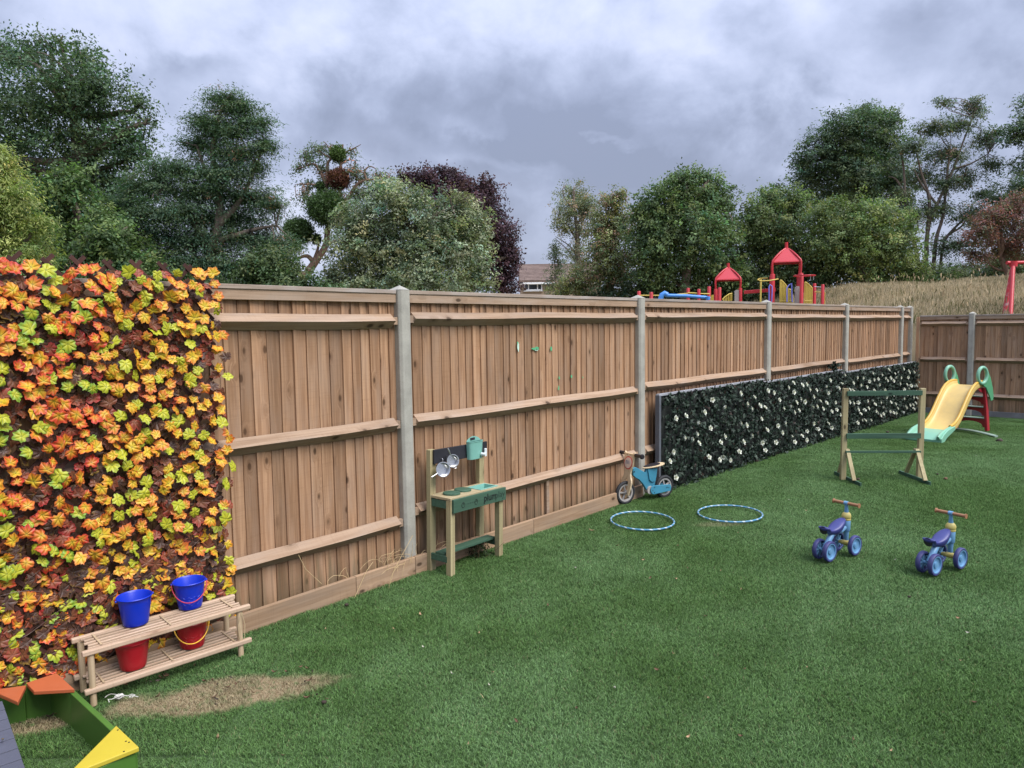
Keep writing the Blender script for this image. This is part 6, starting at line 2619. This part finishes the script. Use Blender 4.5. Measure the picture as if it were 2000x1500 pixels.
# dead leaves and bark bits on the sandy patch
patch = [(400, 1352), (415, 1349), (425, 1357), (430, 1350), (408, 1345), (450, 1342), (447, 1362), (462, 1356), (470, 1352), (478, 1351), (478, 1366), (452, 1360), (536, 1330), (560, 1328),
         (420, 1382), (424, 1386), (422, 1396), (428, 1394), (595, 1347), (605, 1344), (600, 1320), (612, 1325), (620, 1322), (632, 1328), (637, 1334), (628, 1318), (615, 1318),
         (600, 1378), (618, 1372), (638, 1379), (315, 1346), (322, 1342), (308, 1351), (325, 1338), (296, 1353), (285, 1358), (310, 1382), (245, 1357), (262, 1350), (272, 1352),
         (60, 1400), (45, 1405), (70, 1396), (35, 1412), (52, 1418), (100, 1419), (116, 1412), (123, 1408), (40, 1430)]
zones = {}
for px, py in patch:
    if px < 130:
        wh = 'inside the sandpit, ' + ('left' if px < 50 else 'middle' if px < 90 else 'right')
    else:
        wh = 'on the %s %s of the sandy patch' % ('upper' if py < 1345 else 'central' if py < 1366 else 'lower',
                                                 'far left' if px < 280 else 'left' if px < 380 else 'middle' if px < 440 else 'right of centre' if px < 500 else 'right' if px < 600 else 'right hand end')
    zones.setdefault(wh, []).append((px, py))
for wh, pts in zones.items():
    pts = pts[:3]
    for k, (px, py) in enumerate(pts):
        sc = (1.15, .85, .6)[k] if len(pts) > 1 else rnd.uniform(.6, 1.1)
        sz = '' if len(pts) == 1 else ('larger ', 'smaller ', 'tiny ')[k]
        leaf_on_grass(px, py, rnd.choice(SCRAP[rnd.choice((1, 2, 2))]), sz + 'curled dark dead leaf ' + wh, 'dead leaf', sc, 'dead leaves on the sandy worn patch', .024)


def lump(px, py, s, label, seed, mat=None, z=.02, cat='clod'):
    r_ = random.Random(seed)
    mb = MB()
    n = 9
    vs, fs = [], []
    for j in range(5):
        th = math.pi * (j + .5) / 5
        for k in range(n):
            a = 6.2832 * k / n
            q = s * r_.uniform(.7, 1.15)
            vs.append((q * math.sin(th) * math.cos(a), q * math.sin(th) * math.sin(a) * .8, q * math.cos(th) * .6))
    for j in range(4):
        for k in range(n):
            l = (k + 1) % n
            fs.append((j * n + k, j * n + l, (j + 1) * n + l, (j + 1) * n + k))
    fs += [tuple(range(n)), tuple(4 * n + k for k in range(n))]
    o = mb.add(vs, fs).build('soil_clod', mat or M_dl[2], None, smooth=80)
    p = G(px, py, 0)
    o.location = (p.x, p.y, lawn_z(p.x, p.y) + z)
    tag(o, label, cat)


lump(677, 1188, .016, 'round dark brown clod on the turf just in front of the fence kick board', 1)
lump(1952, 858, .055, 'dark clod at the end of the slide stabiliser bar', 2)
lump(633, 1383, .013, 'small dark clod at the right end of the sandy patch', 3)
lump(1676, 939, .022, 'dark clod beside the left foot of the hurdle', 4)
lump(1847, 938, .024, 'flat brown clod right of the hurdle foot', 5, M_dl[1])
lump(1831, 929, .014, 'tiny dark clod just right of the hurdle brace', 6)
lump(1776, 1171, .012, 'tiny dark clod below the right hand ride-on bike', 7)
lump(1734, 837, .030, 'dark clod on the turf near the far rose screens', 8)

# dry weeds at the foot of the first full post, and stray straws
M_straw = plain('dry_straw', (.58, .42, .22), rough=.8, var=.15)


def weeds():
    b = BAYS[2]
    c = b.w(-.10, .02, 0)
    r = empty('dry_weed', c, b.rz, 'dry straw coloured weed stems at the foot of the nearest full concrete post', 'weed')
    rr = random.Random(6)
    for k in range(26):
        x = rr.gauss(-.10, .20)
        pts = [Vector((x, rr.uniform(-.01, .05), .10))]
        a, e = rr.uniform(-1, 1), rr.uniform(.3, 1.3)
        for i in range(rr.randint(4, 8)):
            v = Vector((math.sin(a) * math.cos(e), rr.gauss(-.12, .15), math.sin(e)))
            pts.append(pts[-1] + v * .045)
            a += rr.gauss(0, .35)
            e -= rr.uniform(.05, .40)
        MB().tube(pts, [.0016 - .0009 * i / len(pts) for i in range(len(pts))], 4, cap=False).build('stem', M_straw, r)
    for (pts) in (((806, 1046), (770, 1112), (762, 1140)), ((751, 1180), (752, 1145)), ((690, 1173), (716, 1115), (728, 1098)), ((583, 1084), (597, 1112), (628, 1140))):
        P_ = []
        n = Vector((b.n.x, b.n.y, 0))
        bb = b if pts[0][0] > 800 else BAYS[1]
        for i, (px, py) in enumerate(pts):
            nn = Vector((BAYS[1].n.x, BAYS[1].n.y, 0))
            p0 = BAYS[1].w(0, .012, 0)
            d = ray(px, py)
            t = (p0 - Vector((0, 0, CAM_H))).dot(nn) / d.dot(nn)
            P_.append(Vector((0, 0, CAM_H)) + d * t)
        m = (Matrix.Translation(c) @ Matrix.Rotation(b.rz, 4, 'Z')).inverted()
        q = [m @ p for p in P_]
        if len(q) == 2:
            q = [q[0], (q[0] + q[1]) / 2 + Vector((.004, 0, 0)), q[1]]
        MB().tube(q, .0018, 5, cap=False).build('stem', M_straw, r)


weeds()


def dark_weed():
    p = G(935, 1090)
    r = empty('dark_weed', p, 0, 'small dark leafy weed growing under the mud kitchen shelf', 'weed')
    rr = random.Random(9)
    V, C = [], []
    for k in range(420):
        a = rr.uniform(0, 6.28)
        h = rr.uniform(.01, .13)
        q = Vector((rr.gauss(0, .05), rr.gauss(0, .035), h))
        t = Vector((rr.gauss(0, 1), rr.gauss(0, 1), rr.gauss(.6, .6))).normalized() * .011
        s = t.cross(Vector((rr.gauss(0, 1), rr.gauss(0, 1), 1))).normalized() * .004
        V += [q - t, q + s, q + t, q - s]
        f = rr.uniform(.5, 1.4)
        C += [(.030 * f, .045 * f, .018 * f, 1)] * 4
    leafmesh_obj('foliage', np.array([tuple(v) for v in V]), np.array(C), M_leafm, r)
    for k in range(9):
        x, y = rr.gauss(0, .04), rr.gauss(0, .03)
        MB().tube([(x * .3, y * .3, 0), (x, y, .06), (x * 1.5, y * 1.5, .12)], .0012, 4, cap=False).build('stem', M_dl[1], r)


dark_weed()


def ivy_sprig():
    i, t = fence_at(1622)
    b = BAYS[i]
    o = b.w(t, .02, .985)
    r = empty('ivy_sprig', o, b.rz, 'dark leafy sprig sticking up over the top strip of the rose screens', 'sprig')
    rr = random.Random(12)
    for k in range(46):
        me = rr.choice(IVY[:9])
        q = put('ivy_leaf', me, r)
        q.location = (rr.gauss(0, .08), rr.gauss(-.01, .02), rr.uniform(-.02, .14) * (1 - .3 * rr.random()))
        q.rotation_euler = (R(60) + rr.gauss(0, .5), rr.gauss(0, .6), rr.uniform(0, 6.28))
        q.scale = (1.2,) * 3
    MB().tube([(0, 0, -.05), (.01, -.01, .06), (-.01, -.01, .12)], .003, 5).build('stem', M_dl[1], r)


ivy_sprig()


# long straws lying on the sandy patch
def straw(a, b, label):
    A, B = G(*a, .024), G(*b, .028)
    m = (A + B) / 2
    o = MB().tube([A - m, Vector((0, 0, .004)), B - m], .0010, 5).build('straw', M_straw, None)
    o.location = m
    tag(o, label, 'straw')


straw((398, 1317), (438, 1295), 'pale straw lying on the turf just below the front edge of the pine rack')
straw((318, 1362), (366, 1336), 'pale straw lying across the sandy patch below the pine rack')
straw((938, 1355), (944, 1363), 'short white straw alone on the open turf')
